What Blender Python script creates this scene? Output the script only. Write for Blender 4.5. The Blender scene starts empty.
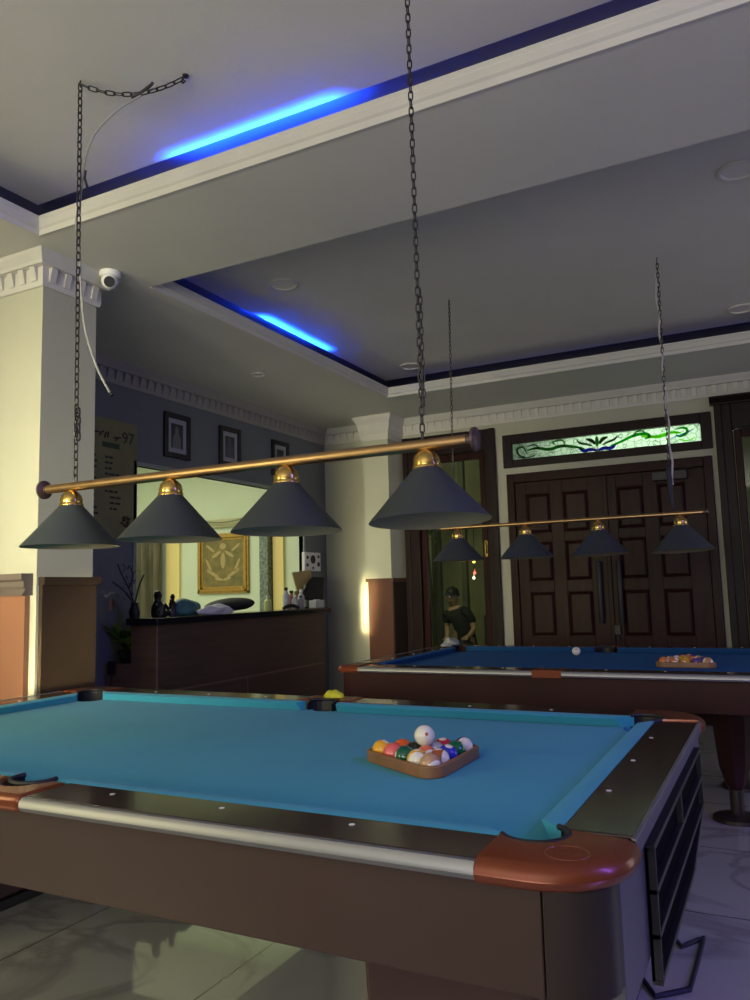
import bpy, bmesh, math, random
from mathutils import Vector, Matrix
random.seed(7)
PI = math.pi
SC = bpy.context.scene
COL = SC.collection

# ------------------------------------------------------------------ camera
CAMZ = 1.26
yaw, pitch, roll, fpx = 0.471723, 0.114716, -0.0275208, 781.017
fw = Vector((-math.sin(yaw)*math.cos(pitch), math.cos(yaw)*math.cos(pitch), math.sin(pitch)))
rt = Vector((math.cos(yaw), math.sin(yaw), 0)); up = rt.cross(fw)
r2 = rt*math.cos(roll)+up*math.sin(roll); u2 = -rt*math.sin(roll)+up*math.cos(roll)
cd = bpy.data.cameras.new('camera'); cam = bpy.data.objects.new('camera', cd); COL.objects.link(cam)
M = Matrix((r2, u2, -fw)).transposed().to_4x4(); M.translation = (0, 0, CAMZ)
cam.matrix_world = M
cd.sensor_fit = 'VERTICAL'; cd.sensor_height = 36.0; cd.lens = fpx/1000*36.0
cd.clip_start = 0.05; cd.clip_end = 100
SC.camera = cam

# ------------------------------------------------------------------ world, lights, exposure
w = bpy.data.worlds.new('world'); SC.world = w; w.use_nodes = True
w.node_tree.nodes['Background'].inputs[0].default_value = (0.75, 0.80, 0.95, 1)
w.node_tree.nodes['Background'].inputs[1].default_value = 0.11
SC.view_settings.view_transform = 'Standard'; SC.view_settings.look = 'None'
SC.view_settings.exposure = 0.0; SC.view_settings.gamma = 1; SC.view_settings.use_curve_mapping = False

def area(name, loc, aim, sx, sy, power, color, spread=180):
    l = bpy.data.lights.new(name, 'AREA'); l.shape = 'RECTANGLE'; l.size = sx; l.size_y = sy
    l.energy = power; l.color = color; l.spread = math.radians(spread)
    o = bpy.data.objects.new(name, l); COL.objects.link(o); o.location = loc
    d = Vector(aim)-Vector(loc); o.rotation_euler = d.to_track_quat('-Z', 'Z' if abs(d.normalized().z) < .95 else 'Y').to_euler()
    return o
area('front_doorway_light', (-4.1, -1.4, 1.7), (-3.2, 3.0, 2.1), 1.1, 2.0, 42, (1.0, .93, .50), 150)
area('ceiling_fill_light', (-1.0, -3.4, 1.75), (-1.3, -2.6, 3.3), 4.2, 1.8, 225, (1.0, .96, .88))  # added fill behind the camera, aimed up to brighten the ceiling
for p_, q_, w_ in (((-.4, 2.76, 3.15), (5.4, .02), .6), ((-.4, 6.80, 3.15), (5.4, .02), .5), ((-3.36, 4.9, 3.15), (.02, 3.2), .3), ((-3.36, .6, 3.15), (.02, 3.8), .3)):
    l_ = area('cove_strip_light', p_, (p_[0], p_[1], 4), q_[0], q_[1], w_, (.05, .06, 1.0)); l_.rotation_euler = (PI, 0, 0)
area('room_overhead_light', (-6.5, 5.6, 2.98), (-6.5, 5.8, 0), 3.2, 3.4, 105, (1.0, 1.0, .80))  # unseen overhead panel that lights the side room, not a window
area('cove_light', (-1.93, 2.70, 3.165), (-1.93, 2.701, 3.4), .90, .03, 24, (.006, .07, 1.0), 84)
area('cove_light', (-3.28, 5.10, 3.165), (-3.281, 5.10, 3.4), .95, .03, 20, (.006, .07, 1.0), 84)
area('cove_light', (1.0, 2.66, 3.165), (.9, 2.5, 3.3), 1.4, .03, 5.0, (.05, .05, 1.0))
area('cove_light', (2.2, 2.0, 3.0), (0.0, 2.2, 0.6), 2.2, .3, 62, (.17, .12, 1.0))
area('alley_light', (-4.0, 8.6, 2.9), (-4.7, 11.6, 1.2), .9, .9, 20, (1.0, .98, .50))
area('alley_sky_light', (-1.05, 8.1, 2.60), (-1.15, 7.47, 2.58), 1.5, .25, 9, (.95, 1.0, .9), 120)
area('pilaster_fill_light', (-2.2, -3.2, 1.7), (-3.75, 7.4, 1.5), .9, 1.5, 15, (1.0, .95, .62), 26)  # added narrow light to brighten the pilaster and left part of the back wall
area('right_fill_light', (3.0, 5.6, 1.7), (-4.0, 5.0, 1.2), 1.6, 1.5, 11, (.95, .93, 1.0), 150)  # added fill from the right for the left wall and counter
area('low_doorway_light', (-2.42, -2.0, .86), (-3.93, 7.45, .86), .26, 1.0, 7, (1.0, .90, .45), 2)

# ------------------------------------------------------------------ materials
MATS = {}
def mat(name, col, rough=.5, metal=0.0, noise=0.0, nscale=8.0, bump=0.0, bscale=60.0, coat=0.0, spec=.5, stretch=None, col2=None):
    if name in MATS: return MATS[name]
    m = bpy.data.materials.new(name); m.use_nodes = True; nt = m.node_tree; b = nt.nodes['Principled BSDF']
    b.inputs['Base Color'].default_value = (*col, 1); b.inputs['Roughness'].default_value = rough
    b.inputs['Metallic'].default_value = metal; b.inputs['Coat Weight'].default_value = coat
    b.inputs['Specular IOR Level'].default_value = spec; b.inputs['Coat Roughness'].default_value = .06
    tc = nt.nodes.new('ShaderNodeTexCoord'); mp = nt.nodes.new('ShaderNodeMapping')
    nt.links.new(tc.outputs['Object'], mp.inputs[0])
    if stretch: mp.inputs['Scale'].default_value = stretch
    if noise > 0 or col2:
        n = nt.nodes.new('ShaderNodeTexNoise'); n.inputs['Scale'].default_value = nscale; n.inputs['Detail'].default_value = 5
        nt.links.new(mp.outputs[0], n.inputs['Vector'])
        cr = nt.nodes.new('ShaderNodeValToRGB')
        c2 = col2 if col2 else tuple(c*(1-noise) for c in col)
        cr.color_ramp.elements[0].position = .32; cr.color_ramp.elements[1].position = .68
        cr.color_ramp.elements[0].color = (*c2, 1); cr.color_ramp.elements[1].color = (*col, 1)
        nt.links.new(n.outputs['Fac'], cr.inputs[0]); nt.links.new(cr.outputs[0], b.inputs['Base Color'])
    if bump > 0:
        n2 = nt.nodes.new('ShaderNodeTexNoise'); n2.inputs['Scale'].default_value = bscale
        nt.links.new(mp.outputs[0], n2.inputs['Vector'])
        bp = nt.nodes.new('ShaderNodeBump'); bp.inputs['Strength'].default_value = bump; bp.inputs['Distance'].default_value = .01
        nt.links.new(n2.outputs['Fac'], bp.inputs['Height']); nt.links.new(bp.outputs[0], b.inputs['Normal'])
    MATS[name] = m; return m

plaster = mat('ceiling_paint', (.58, .565, .52), .8, noise=.06, nscale=1.5, bump=.05)
cream = mat('cream_wall_paint', (.42, .41, .32), .75, noise=.06, nscale=2, bump=.05)
trimw = mat('white_moulding_paint', (.54, .52, .475), .55, noise=.05, nscale=6)
bluegrey = mat('blue_grey_wall_paint', (.165, .178, .182), .6, noise=.08, nscale=2)
palegreen = mat('pale_green_paint', (.66, .74, .52), .7, noise=.05, nscale=2)
darkwood = mat('dark_mahogany', (.030, .0095, .009), .34, spec=.10, noise=.45, nscale=5, stretch=(6, 6, .7), bump=.04, bscale=20)
framewood = mat('black_brown_frame_wood', (.020, .010, .010), .4, spec=.14, noise=.4, nscale=5, stretch=(6, 6, .7))
railwood = mat('rail_wood', (.042, .024, .018), .16, noise=.4, nscale=4, stretch=(1, 6, 1), coat=.12, spec=.4)
apronm = mat('apron_laminate', (.060, .036, .031), .42, spec=.3, noise=.12, nscale=3)
apron_red = mat('mahogany_apron', (.040, .012, .011), .4, spec=.15, noise=.2, nscale=3)
copper = mat('copper_brown_cap', (.21, .045, .014), .28, metal=.35, noise=.1, nscale=8, coat=.15)
alu = mat('brushed_aluminium', (.29, .29, .31), .42, metal=.8, noise=.06, nscale=20, stretch=(.5, 8, 8))
steelblue = mat('satin_steel_panel', (.15, .14, .18), .42, metal=.5)
black = mat('black_rubber', (.010, .010, .012), .5)
blackgloss = mat('black_granite', (.012, .012, .014), .12, noise=.3, nscale=60)
cloth = mat('blue_cloth', (.045, .33, .48), .92, noise=.10, nscale=2.2, bump=.08, bscale=900, spec=.15)
for n_ in [cloth]: n_.node_tree.nodes['Principled BSDF'].inputs['Sheen Weight'].default_value = .07
clothdim = mat('royal_blue_cloth', (.020, .10, .26), .92, noise=.10, nscale=2.2, bump=.08, bscale=900, spec=.15)
brass = mat('brass', (.62, .42, .13), .24, metal=1.0)
oldbrass = mat('aged_brass_tube', (.46, .29, .14), .33, metal=1.0, noise=.15, nscale=20)
shade = mat('slate_lamp_enamel', (.029, .037, .044), .5)
shadein = mat('lamp_inner_paint', (.30, .24, .15), .6)
chainm = mat('dull_steel_chain', (.055, .05, .05), .45, metal=.8)
cablem = mat('grey_cable', (.28, .27, .25), .6)
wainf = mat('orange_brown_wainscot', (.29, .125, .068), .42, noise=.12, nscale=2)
wains = mat('shaded_side_wainscot', (.034, .022, .017), .6, spec=.1, noise=.2, nscale=3)  # side faces of the wainscot, shade put into the colour
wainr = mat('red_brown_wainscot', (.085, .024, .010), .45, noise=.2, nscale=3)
counterw = mat('counter_laminate', (.085, .050, .032), .5, noise=.3, nscale=3, stretch=(8, .8, 8))
counterl = mat('counter_end_laminate', (.26, .155, .085), .5, noise=.3, nscale=3, stretch=(.8, 8, 8))
gold = mat('gilt_frame', (.50, .30, .06), .42, metal=.4, noise=.3, nscale=30)
rackwood = mat('rack_wood', (.30, .14, .055), .4, noise=.3, nscale=12)
curtainm = mat('olive_curtain', (.17, .155, .085), .8, noise=.5, nscale=14, stretch=(1, 1, .15))
yellowp = mat('yellow_lit_jamb_paint', (.86, .70, .26), .6)
leafm = mat('lime_leaf', (.36, .72, .06), .45, noise=.4, nscale=12)
leafd = mat('dark_leaf', (.045, .15, .025), .5, noise=.4, nscale=12)
white = mat('white_plastic', (.78, .77, .72), .4)
ivory = mat('ivory_petal', (.72, .64, .55), .6)

def glassmat(name, col, gl=.08):
    m = bpy.data.materials.new(name); m.use_nodes = True; nt = m.node_tree
    for n in list(nt.nodes): nt.nodes.remove(n)
    o = nt.nodes.new('ShaderNodeOutputMaterial'); t = nt.nodes.new('ShaderNodeBsdfTransparent'); g = nt.nodes.new('ShaderNodeBsdfGlossy')
    t.inputs[0].default_value = (*col, 1); g.inputs['Roughness'].default_value = .02
    mx = nt.nodes.new('ShaderNodeMixShader'); lw = nt.nodes.new('ShaderNodeFresnel'); lw.inputs[0].default_value = 1.45
    nt.links.new(lw.outputs[0], mx.inputs[0]); nt.links.new(t.outputs[0], mx.inputs[1]); nt.links.new(g.outputs[0], mx.inputs[2])
    nt.links.new(mx.outputs[0], o.inputs[0]); return m
clearglass = glassmat('window_glass', (.85, .92, .85))
def stained(name, col, vor=False):
    m = bpy.data.materials.new(name); m.use_nodes = True; nt = m.node_tree
    for n in list(nt.nodes): nt.nodes.remove(n)
    o = nt.nodes.new('ShaderNodeOutputMaterial'); t = nt.nodes.new('ShaderNodeBsdfTranslucent'); d = nt.nodes.new('ShaderNodeBsdfGlossy')
    d.inputs['Roughness'].default_value = .2; d.inputs[0].default_value = (.3, .3, .3, 1)
    t.inputs[0].default_value = (*col, 1)
    mx = nt.nodes.new('ShaderNodeMixShader'); mx.inputs[0].default_value = .05
    if vor:
        tc = nt.nodes.new('ShaderNodeTexCoord'); v = nt.nodes.new('ShaderNodeTexVoronoi'); v.feature = 'DISTANCE_TO_EDGE'; v.inputs['Scale'].default_value = 17
        nt.links.new(tc.outputs['Object'], v.inputs['Vector'])
        cr = nt.nodes.new('ShaderNodeValToRGB'); cr.color_ramp.elements[0].position = .0; cr.color_ramp.elements[1].position = .05
        cr.color_ramp.elements[0].color = (.25*col[0], .3*col[1], .25*col[2], 1); cr.color_ramp.elements[1].color = (*col, 1)
        nt.links.new(v.outputs['Distance'], cr.inputs[0]); nt.links.new(cr.outputs[0], t.inputs[0])
    nt.links.new(t.outputs[0], mx.inputs[1]); nt.links.new(d.outputs[0], mx.inputs[2]); nt.links.new(mx.outputs[0], o.inputs[0]); return m

def emit(name, col, s):
    m = bpy.data.materials.new(name); m.use_nodes = True; b = m.node_tree.nodes['Principled BSDF']
    b.inputs['Base Color'].default_value = (*col, 1); b.inputs['Emission Color'].default_value = (*col, 1); b.inputs['Emission Strength'].default_value = s
    return m

def marble():
    m = bpy.data.materials.new('polished_marble_tiles'); m.use_nodes = True; nt = m.node_tree; b = nt.nodes['Principled BSDF']
    tc = nt.nodes.new('ShaderNodeTexCoord')
    n = nt.nodes.new('ShaderNodeTexNoise'); n.inputs['Scale'].default_value = .9; n.inputs['Detail'].default_value = 9; n.inputs['Distortion'].default_value = 1.3
    nt.links.new(tc.outputs['Object'], n.inputs['Vector'])
    ab = nt.nodes.new('ShaderNodeMath'); ab.operation = 'SUBTRACT'; ab.inputs[1].default_value = .5; nt.links.new(n.outputs['Fac'], ab.inputs[0])
    a2 = nt.nodes.new('ShaderNodeMath'); a2.operation = 'ABSOLUTE'; nt.links.new(ab.outputs[0], a2.inputs[0])
    cr = nt.nodes.new('ShaderNodeValToRGB'); cr.color_ramp.elements[0].position = 0; cr.color_ramp.elements[1].position = .035
    cr.color_ramp.elements[0].color = (.42, .40, .40, 1); cr.color_ramp.elements[1].color = (.62, .61, .58, 1)
    nt.links.new(a2.outputs[0], cr.inputs[0])
    br = nt.nodes.new('ShaderNodeTexBrick'); br.offset = 0; br.inputs['Scale'].default_value = 1.0
    br.inputs['Brick Width'].default_value = .8; br.inputs['Row Height'].default_value = .8; br.inputs['Mortar Size'].default_value = .004
    br.inputs['Color1'].default_value = (1, 1, 1, 1); br.inputs['Color2'].default_value = (.92, .92, .92, 1); br.inputs['Mortar'].default_value = (.35, .33, .3, 1)
    nt.links.new(tc.outputs['Object'], br.inputs['Vector'])
    mm = nt.nodes.new('ShaderNodeMixRGB'); mm.blend_type = 'MULTIPLY'; mm.inputs[0].default_value = 1
    nt.links.new(cr.outputs[0], mm.inputs[1]); nt.links.new(br.outputs['Color'], mm.inputs[2]); nt.links.new(mm.outputs[0], b.inputs['Base Color'])
    b.inputs['Roughness'].default_value = .06; b.inputs['IOR'].default_value = 1.7; b.inputs['Coat Weight'].default_value = 1.0; b.inputs['Coat IOR'].default_value = 2.6; b.inputs['Coat Roughness'].default_value = .025
    return m
marblem = marble()

# ------------------------------------------------------------------ mesh helpers
class BM:
    def __init__(s): s.b = bmesh.new()
def nb(): return bmesh.new()
def box(b, x0, x1, y0, y1, z0, z1):
    vs = [b.verts.new(p) for p in ((x0,y0,z0),(x1,y0,z0),(x1,y1,z0),(x0,y1,z0),(x0,y0,z1),(x1,y0,z1),(x1,y1,z1),(x0,y1,z1))]
    for f in ((3,2,1,0),(4,5,6,7),(0,1,5,4),(1,2,6,5),(2,3,7,6),(3,0,4,7)): b.faces.new([vs[i] for i in f])
    return b
def lathe(b, prof, n=32, c=(0,0,0), axis='z', close=False):
    rings = []
    for r, h in prof:
        ring = []
        for i in range(n):
            a = 2*PI*i/n; x, y = r*math.cos(a), r*math.sin(a)
            p = (x,y,h) if axis == 'z' else ((h,x,y) if axis == 'x' else (x,h,-y))
            ring.append(b.verts.new((p[0]+c[0], p[1]+c[1], p[2]+c[2])))
        rings.append(ring)
    for k in range(len(rings)-1):
        for i in range(n):
            j = (i+1) % n
            b.faces.new((rings[k][i], rings[k][j], rings[k+1][j], rings[k+1][i]))
    if close:
        if prof[0][0] > 1e-5: b.faces.new(list(reversed(rings[0])))
        if prof[-1][0] > 1e-5: b.faces.new(rings[-1])
    return b
def tube(b, pts, r, n=8, cap=True):
    pts = [Vector(p) for p in pts]; rings = []
    rad = r if isinstance(r, (list, tuple)) else [r]*len(pts)
    prev = None
    for i, p in enumerate(pts):
        d = (pts[min(i+1, len(pts)-1)]-pts[max(i-1, 0)]).normalized()
        if prev is None:
            a = Vector((0,0,1)) if abs(d.z) < .9 else Vector((1,0,0)); s = d.cross(a).normalized()
        else: s = (prev - d*prev.dot(d)).normalized()
        prev = s; t = d.cross(s)
        rings.append([b.verts.new(p+rad[i]*(s*math.cos(2*PI*k/n)+t*math.sin(2*PI*k/n))) for k in range(n)])
    for k in range(len(rings)-1):
        for i in range(n):
            j = (i+1) % n; b.faces.new((rings[k][i], rings[k][j], rings[k+1][j], rings[k+1][i]))
    if cap: b.faces.new(list(reversed(rings[0]))); b.faces.new(rings[-1])
    return b
def prism(b, poly, z0, z1, fn=None):
    """extrude a 2-D polygon; fn maps (u,v,w) to xyz"""
    fn = fn or (lambda u, v, w: (u, v, w))
    lo = [b.verts.new(fn(u, v, z0)) for u, v in poly]; hi = [b.verts.new(fn(u, v, z1)) for u, v in poly]
    b.faces.new(list(reversed(lo))); b.faces.new(hi)
    for i in range(len(poly)):
        j = (i+1) % len(poly); b.faces.new((lo[i], lo[j], hi[j], hi[i]))
    return b
def smooth_path(pts, k=8):
    P = [Vector(p) for p in pts]; out = []
    for i in range(len(P)-1):
        p0 = P[max(i-1, 0)]; p1 = P[i]; p2 = P[i+1]; p3 = P[min(i+2, len(P)-1)]
        for j in range(k):
            t = j/k
            out.append(.5*((2*p1)+(-p0+p2)*t+(2*p0-5*p1+4*p2-p3)*t*t+(-p0+3*p1-3*p2+p3)*t**3))
    out.append(P[-1]); return out

def origin_of(o):
    v = Vector((0, 0, 0))
    while o: v += o.location; o = o.parent
    return v
def obj(name, b, m, parent=None, bevel=0, smooth=False, world=True, label=None, subs=0):
    bmesh.ops.recalc_face_normals(b, faces=b.faces[:])
    base = Vector((0, 0, 0))
    if parent and world: bmesh.ops.translate(b, vec=-origin_of(parent), verts=b.verts[:])
    if not parent and world:   # put the origin of a one-mesh thing at its base
        xs = [v.co for v in b.verts]
        base = Vector((sum(v.x for v in xs)/len(xs), sum(v.y for v in xs)/len(xs), min(v.z for v in xs)))
        bmesh.ops.translate(b, vec=-base, verts=b.verts[:])
    me = bpy.data.meshes.new(name); b.to_mesh(me); b.free()
    ms = m if isinstance(m, list) else [m]
    for x in ms: me.materials.append(x)
    if smooth:
        for p in me.polygons: p.use_smooth = True
        me.set_sharp_from_angle(angle=math.radians(38))
    o = bpy.data.objects.new(name, me); COL.objects.link(o)
    if parent: o.parent = parent
    else: o.location = base
    if bevel:
        mo = o.modifiers.new('bevel', 'BEVEL'); mo.width = bevel; mo.segments = 3; mo.limit_method = 'ANGLE'; mo.angle_limit = math.radians(40)
        me.polygons.foreach_set('use_smooth', [True]*len(me.polygons)); me.set_sharp_from_angle(angle=math.radians(30))
    if subs:
        mo = o.modifiers.new('sub', 'SUBSURF'); mo.levels = subs; mo.render_levels = subs
    if label: o['label'] = label
    return o
def tag(o, label, cat, group=None, kind=None):
    o['label'] = label; o['category'] = cat
    if group: o['group'] = group
    if kind: o['kind'] = kind
    return o
def thing(name, loc, label, cat, group=None):
    o = bpy.data.objects.new(name, None); COL.objects.link(o); o.location = loc; o.empty_display_size = .1
    return tag(o, label, cat, group)
def struct(name, b, m, parent=None, **k):
    o = obj(name, b, m, parent, **k)
    if not parent: o['kind'] = 'structure'
    return o
def copy_tree(o, parent=None):
    c = o.copy(); COL.objects.link(c)
    if parent: c.parent = parent
    for ch in list(o.children): copy_tree(ch, c)
    return c

FZ = .02
# ------------------------------------------------------------------ room shell
H1, H2, LIP = 3.05, 3.30, 3.135
XL, YB = -4.42, 7.45
struct('floor', box(nb(), -8.4, 3.4, -4.2, YB+.15, -.05, FZ), marblem)
b = nb(); box(b, -3.28, 3.4, -4.2, 2.66, H2, H2+.089); box(b, -3.28, 3.4, 3.19, 6.74, H2, H2+.089)   # upper ceiling panels
struct('ceiling', b, plaster)
struct('ceiling_groove', box(nb(), -4.7, 3.4, -4.2, YB+.15, H2+.09, H2+.19), mat('slate_blue_cove_shade', (.16, .16, .25), .8))  # slate blue carries the shade of the band behind the mouldings
b = nb()
box(b, XL-.18, -3.13, -4.2, YB+.15, H1, LIP)                  # left soffit band
box(b, -3.13, 3.4, 2.55, 3.32, H1, LIP)                       # dropped beam
box(b, -3.13, 3.4, 6.45, YB+.15, H1, LIP)
box(b, 2.5, 3.4, -4.2, 2.55, H1, LIP); box(b, 2.5, 3.4, 3.32, 6.45, H1, LIP)
struct('ceiling_soffit', b, plaster)
b = nb()
box(b, XL-.18, -3.72, -4.2, YB+.15, LIP, H2+.089); box(b, -3.72, 3.4, 2.97, 3.04, LIP, H2+.089); box(b, -3.72, 3.4, 7.45, YB+.15, LIP, H2+.089)
struct('ceiling_cove', b, plaster)

def moulding(name, p0, p1, out, prof, m, mitre=(0, 0)):
    """profile (distance outward, height z) swept from p0 to p1 (xy); out = outward unit (xy)"""
    b = nb(); d = (Vector(p1)-Vector(p0)).normalized(); o = Vector(out)
    poly = prof
    A = []; B = []
    for u, z in poly:
        a = Vector(p0)+o*u-d*u*mitre[0]; c = Vector(p1)+o*u+d*u*mitre[1]
        A.append(b.verts.new((a.x, a.y, z))); B.append(b.verts.new((c.x, c.y, z)))
    b.faces.new(A); b.faces.new(list(reversed(B)))
    for i in range(len(poly)):
        j = (i+1) % len(poly); b.faces.new((A[i], B[i], B[j], A[j]))
    return b
lipprof = [(0, H1-.004), (.008, H1-.004), (.012, H1+.022), (.022, H1+.03), (.024, H1+.062), (.028, H1+.068), (.028, H1+.086), (0, H1+.086)]
for i, (p0, p1, out, mi) in enumerate([
        ((-3.13, 2.55), (3.3, 2.55), (0, -1), (-1, 0)), ((-3.13, -4.1), (-3.13, 2.55), (1, 0), (0, -1)),
        ((-3.13, 3.32), (-3.13, 6.45), (1, 0), (-1, -1)), ((-3.13, 6.45), (3.3, 6.45), (0, -1), (-1, 0))]):
    struct('trim_%d' % (i+1), moulding('t', p0, p1, out, lipprof, trimw, mi), trimw)

crownprof = [(0, 2.885), (.012, 2.885), (.018, 2.905), (.018, 2.985), (.050, 2.99), (.058, 3.005), (.085, 3.035), (.095, 3.05), (0, 3.05)]
def crown(b0, p0, p1, out, mi, w=.038, pitch=.085):
    b = moulding('c', p0, p1, out, crownprof, trimw, mi)
    d = Vector(p1)-Vector(p0); L = d.length; d.normalize(); o = Vector(out)
    n = int((L-.04)/pitch)
    for i in range(n+1):                                     # dentils, slanted at the foot like small brackets
        s = .02+(L-.04-w)*i/max(n, 1)
        a = Vector(p0)+d*s; c = a+d*w
        def q(pt, u, z): v = pt+o*u; return b.verts.new((v.x, v.y, z))
        pts = [(.016, 2.915), (.026, 2.912), (.044, 2.985), (.016, 2.985)]
        A = [q(a, u, z) for u, z in pts]; B = [q(c, u, z) for u, z in pts]
        b.faces.new(A); b.faces.new(list(reversed(B)))
        for k in range(4): b.faces.new((A[k], B[k], B[(k+1) % 4], A[(k+1) % 4]))
    return b

# left wall with a long service opening (structure), the stub wall and pilaster
b = nb()
OY0, OY1, OZ0, OZ1 = 4.55, 6.97, .9, 2.285
for a in ((XL-.05, XL, 3.08, OY0, 0, H1), (XL-.05, XL, OY1, YB, 0, H1), (XL-.05, XL, OY0, OY1, OZ1, H1), (XL-.05, XL, OY0, OY1, 0, OZ0)): box(b, *a)
struct('wall_left', b, bluegrey)
b = nb(); t = .03
box(b, XL-.052, XL+.012, OY0-.035, OY0+.0, OZ0, OZ1); box(b, XL-.052, XL+.012, OY1, OY1+.03, OZ0, OZ1); box(b, XL-.052, XL+.012, OY0-.035, OY1+.03, OZ1, OZ1+.03)
struct('trim_6', b, mat('sage_opening_trim', (.30, .34, .27), .6))
struct('wall_front_left', box(nb(), -6.5, -3.30, 2.72, 3.08, 0, H1), cream)
struct('wall_near_left', box(nb(), -5.35, -5.2, -4.2, 2.72, 0, H1), cream)
b = nb()
box(b, -5.2, -3.345, 2.690, 2.72, 0, 1.34)
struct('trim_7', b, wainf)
b = nb(); prism(b, [(2.655, 1.28), (2.72, 1.28), (2.72, 1.39), (2.65, 1.39), (2.65, 1.36), (2.665, 1.35), (2.665, 1.325), (2.675, 1.31)], -5.2, -3.325, lambda u, v, w_: (w_, u, v))
struct('trim_8', b, mat('dark_dado_rail', (.13, .10, .085), .5))
b = nb(); box(b, -3.30, -3.275, 2.735, 3.085, 0, 1.33); box(b, -3.31, -3.255, 2.73, 3.10, 1.33, 1.37)
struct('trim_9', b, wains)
struct('trim_10', crown(0, (-5.2, 2.72), (-3.30, 2.72), (0, -1), (0, 1)), trimw)
struct('trim_11', crown(0, (-3.30, 2.72), (-3.30, 3.08), (1, 0), (1, 1)), trimw)
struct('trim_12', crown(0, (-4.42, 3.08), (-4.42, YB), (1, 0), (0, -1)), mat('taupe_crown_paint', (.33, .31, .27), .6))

# back wall: holes for the left glazed door, the double door with its transom, and the right glazed door
b = nb(); T = YB+.15
for (x0, x1, z0, z1) in ((-8.4, -3.40, 0, H1), (-3.40, -2.44, 2.82, H1), (-2.44, -2.32, 0, H1), (-2.32, -.44, 2.735, H1), (-2.32, -.44, 2.36, 2.44), (-.44, -.37, 0, H1), (-.37, .66, 2.80, H1), (.66, 3.4, 0, H1)):
    if x0 < -8: box(b, XL-.15, x1, YB, T, z0, z1)
    else: box(b, x0, x1, YB, T, z0, z1)
struct('wall_back', b, cream)
struct('trim_13', crown(0, (XL, YB), (-3.76, YB), (0, -1), (-1, 0)), trimw)
struct('trim_14', crown(0, (-3.46, YB), (3.3, YB), (0, -1), (-1, 0)), trimw)
struct('wall_pilaster', box(nb(), -3.75, -3.46, 7.10, YB, 0, H1), cream)
capm = trimw
b = nb()
prof = [(.0, 2.80), (.012, 2.80), (.015, 2.86), (.03, 2.90), (.04, 2.97), (.07, 3.02), (.08, 3.05)]
prev = None
for u, z in prof:
    ring = [b.verts.new(p) for p in ((-3.75-u, YB-.02, z), (-3.75-u, 7.10-u, z), (-3.46+u, 7.10-u, z), (-3.46+u, YB-.02, z))]
    if prev:
        for k in range(3): b.faces.new((prev[k], prev[k+1], ring[k+1], ring[k]))
    prev = ring
for i in range(6): box(b, -3.745+i*.05, -3.72+i*.05, 7.065, 7.10, 2.90, 2.96)
for i in range(6): box(b, -3.46, -3.425, 7.12+i*.05, 7.145+i*.05, 2.90, 2.96)
struct('trim_15', b, trimw)
b = nb(); box(b, -3.715, -3.44, 7.075, YB, 0, 1.34); box(b, -3.735, -3.425, 7.06, YB, 1.34, 1.375)
struct('trim_16', b, wainr)
b = nb(); box(b, -3.446, -3.430, 7.085, YB-.001, 0, 1.335)
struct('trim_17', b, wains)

# ------------------------------------------------------------------ doors and windows in the back wall
def panel_leaf(root, x0, x1, z0, z1, y, cols, rows, m):
    """a door leaf with raised panels; stiles and rails are cut as one mesh"""
    b = nb(); box(b, x0, x1, y+.012, y+.045, z0, z1)
    xs = [x0]; zs = [z0]
    for a, c in cols: xs += [a, c]
    for a, c in rows: zs += [a, c]
    xs.append(x1); zs.append(z1)
    for i in range(0, len(xs), 2): box(b, xs[i], xs[i+1], y-.010, y+.012, z0, z1)
    for i in range(0, len(cols)):
        for j in range(0, len(zs), 2): box(b, cols[i][0], cols[i][1], y-.010, y+.012, zs[j], zs[j+1])
    lf = obj('door_leaf', b, m, root, bevel=.003)
    for (a, c) in cols:
        for (d, e) in rows:
            pb = nb(); ins = .035
            lo = [(a+.006, d+.006), (c-.006, d+.006), (c-.006, e-.006), (a+.006, e-.006)]; hi = [(a+ins, d+ins), (c-ins, d+ins), (c-ins, e-ins), (a+ins, e-ins)]
            A = [pb.verts.new((u, y+.011, v)) for u, v in lo]; B = [pb.verts.new((u, y-.007, v)) for u, v in hi]
            pb.faces.new(B)
            for k in range(4): pb.faces.new((A[k], A[(k+1) % 4], B[(k+1) % 4], B[k]))
            obj('door_panel', pb, m, lf)
    return lf
d1 = bpy.data.objects.new('door_1', None); COL.objects.link(d1); d1.location = (-1.38, YB, 0); d1['kind'] = 'structure'
rows = [(.16, .60), (.78, 1.20), (1.30, 1.68), (1.76, 2.15)]
b = nb(); box(b, -2.32, -2.245, YB-.03, YB+.1, 0, 2.36); box(b, -.515, -.44, YB-.03, YB+.1, 0, 2.36); box(b, -2.245, -.515, YB-.03, YB+.1, 2.27, 2.36)
obj('door_frame', b, darkwood, d1, bevel=.006)
lf1 = panel_leaf(d1, -2.24, -1.385, .02, 2.265, YB+.0, [(-2.14, -1.90), (-1.78, -1.54)], rows, darkwood)
lf2 = panel_leaf(d1, -1.375, -.52, .02, 2.265, YB+.0, [(-1.28, -1.04), (-.92, -.68)], rows, darkwood)
b = nb(); box(b, -1.40, -1.36, YB-.03, YB-.012, .02, 2.265); obj('meeting_stile', b, darkwood, d1, bevel=.004)
for x, lf in ((-1.47, lf1), (-1.29, lf2)):
    b = nb(); tube(b, [(x, YB-.055, z) for z in (.90, .92, 1.2, 1.45, 1.47)], [.016, .024, .024, .024, .016], 12)
    for z in (1.0, 1.38): tube(b, [(x, YB-.055, z), (x, YB-.009, z)], .014, 8)
    obj('pull_handle', b, black, d1, smooth=True, label='long black bar handle')
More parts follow.
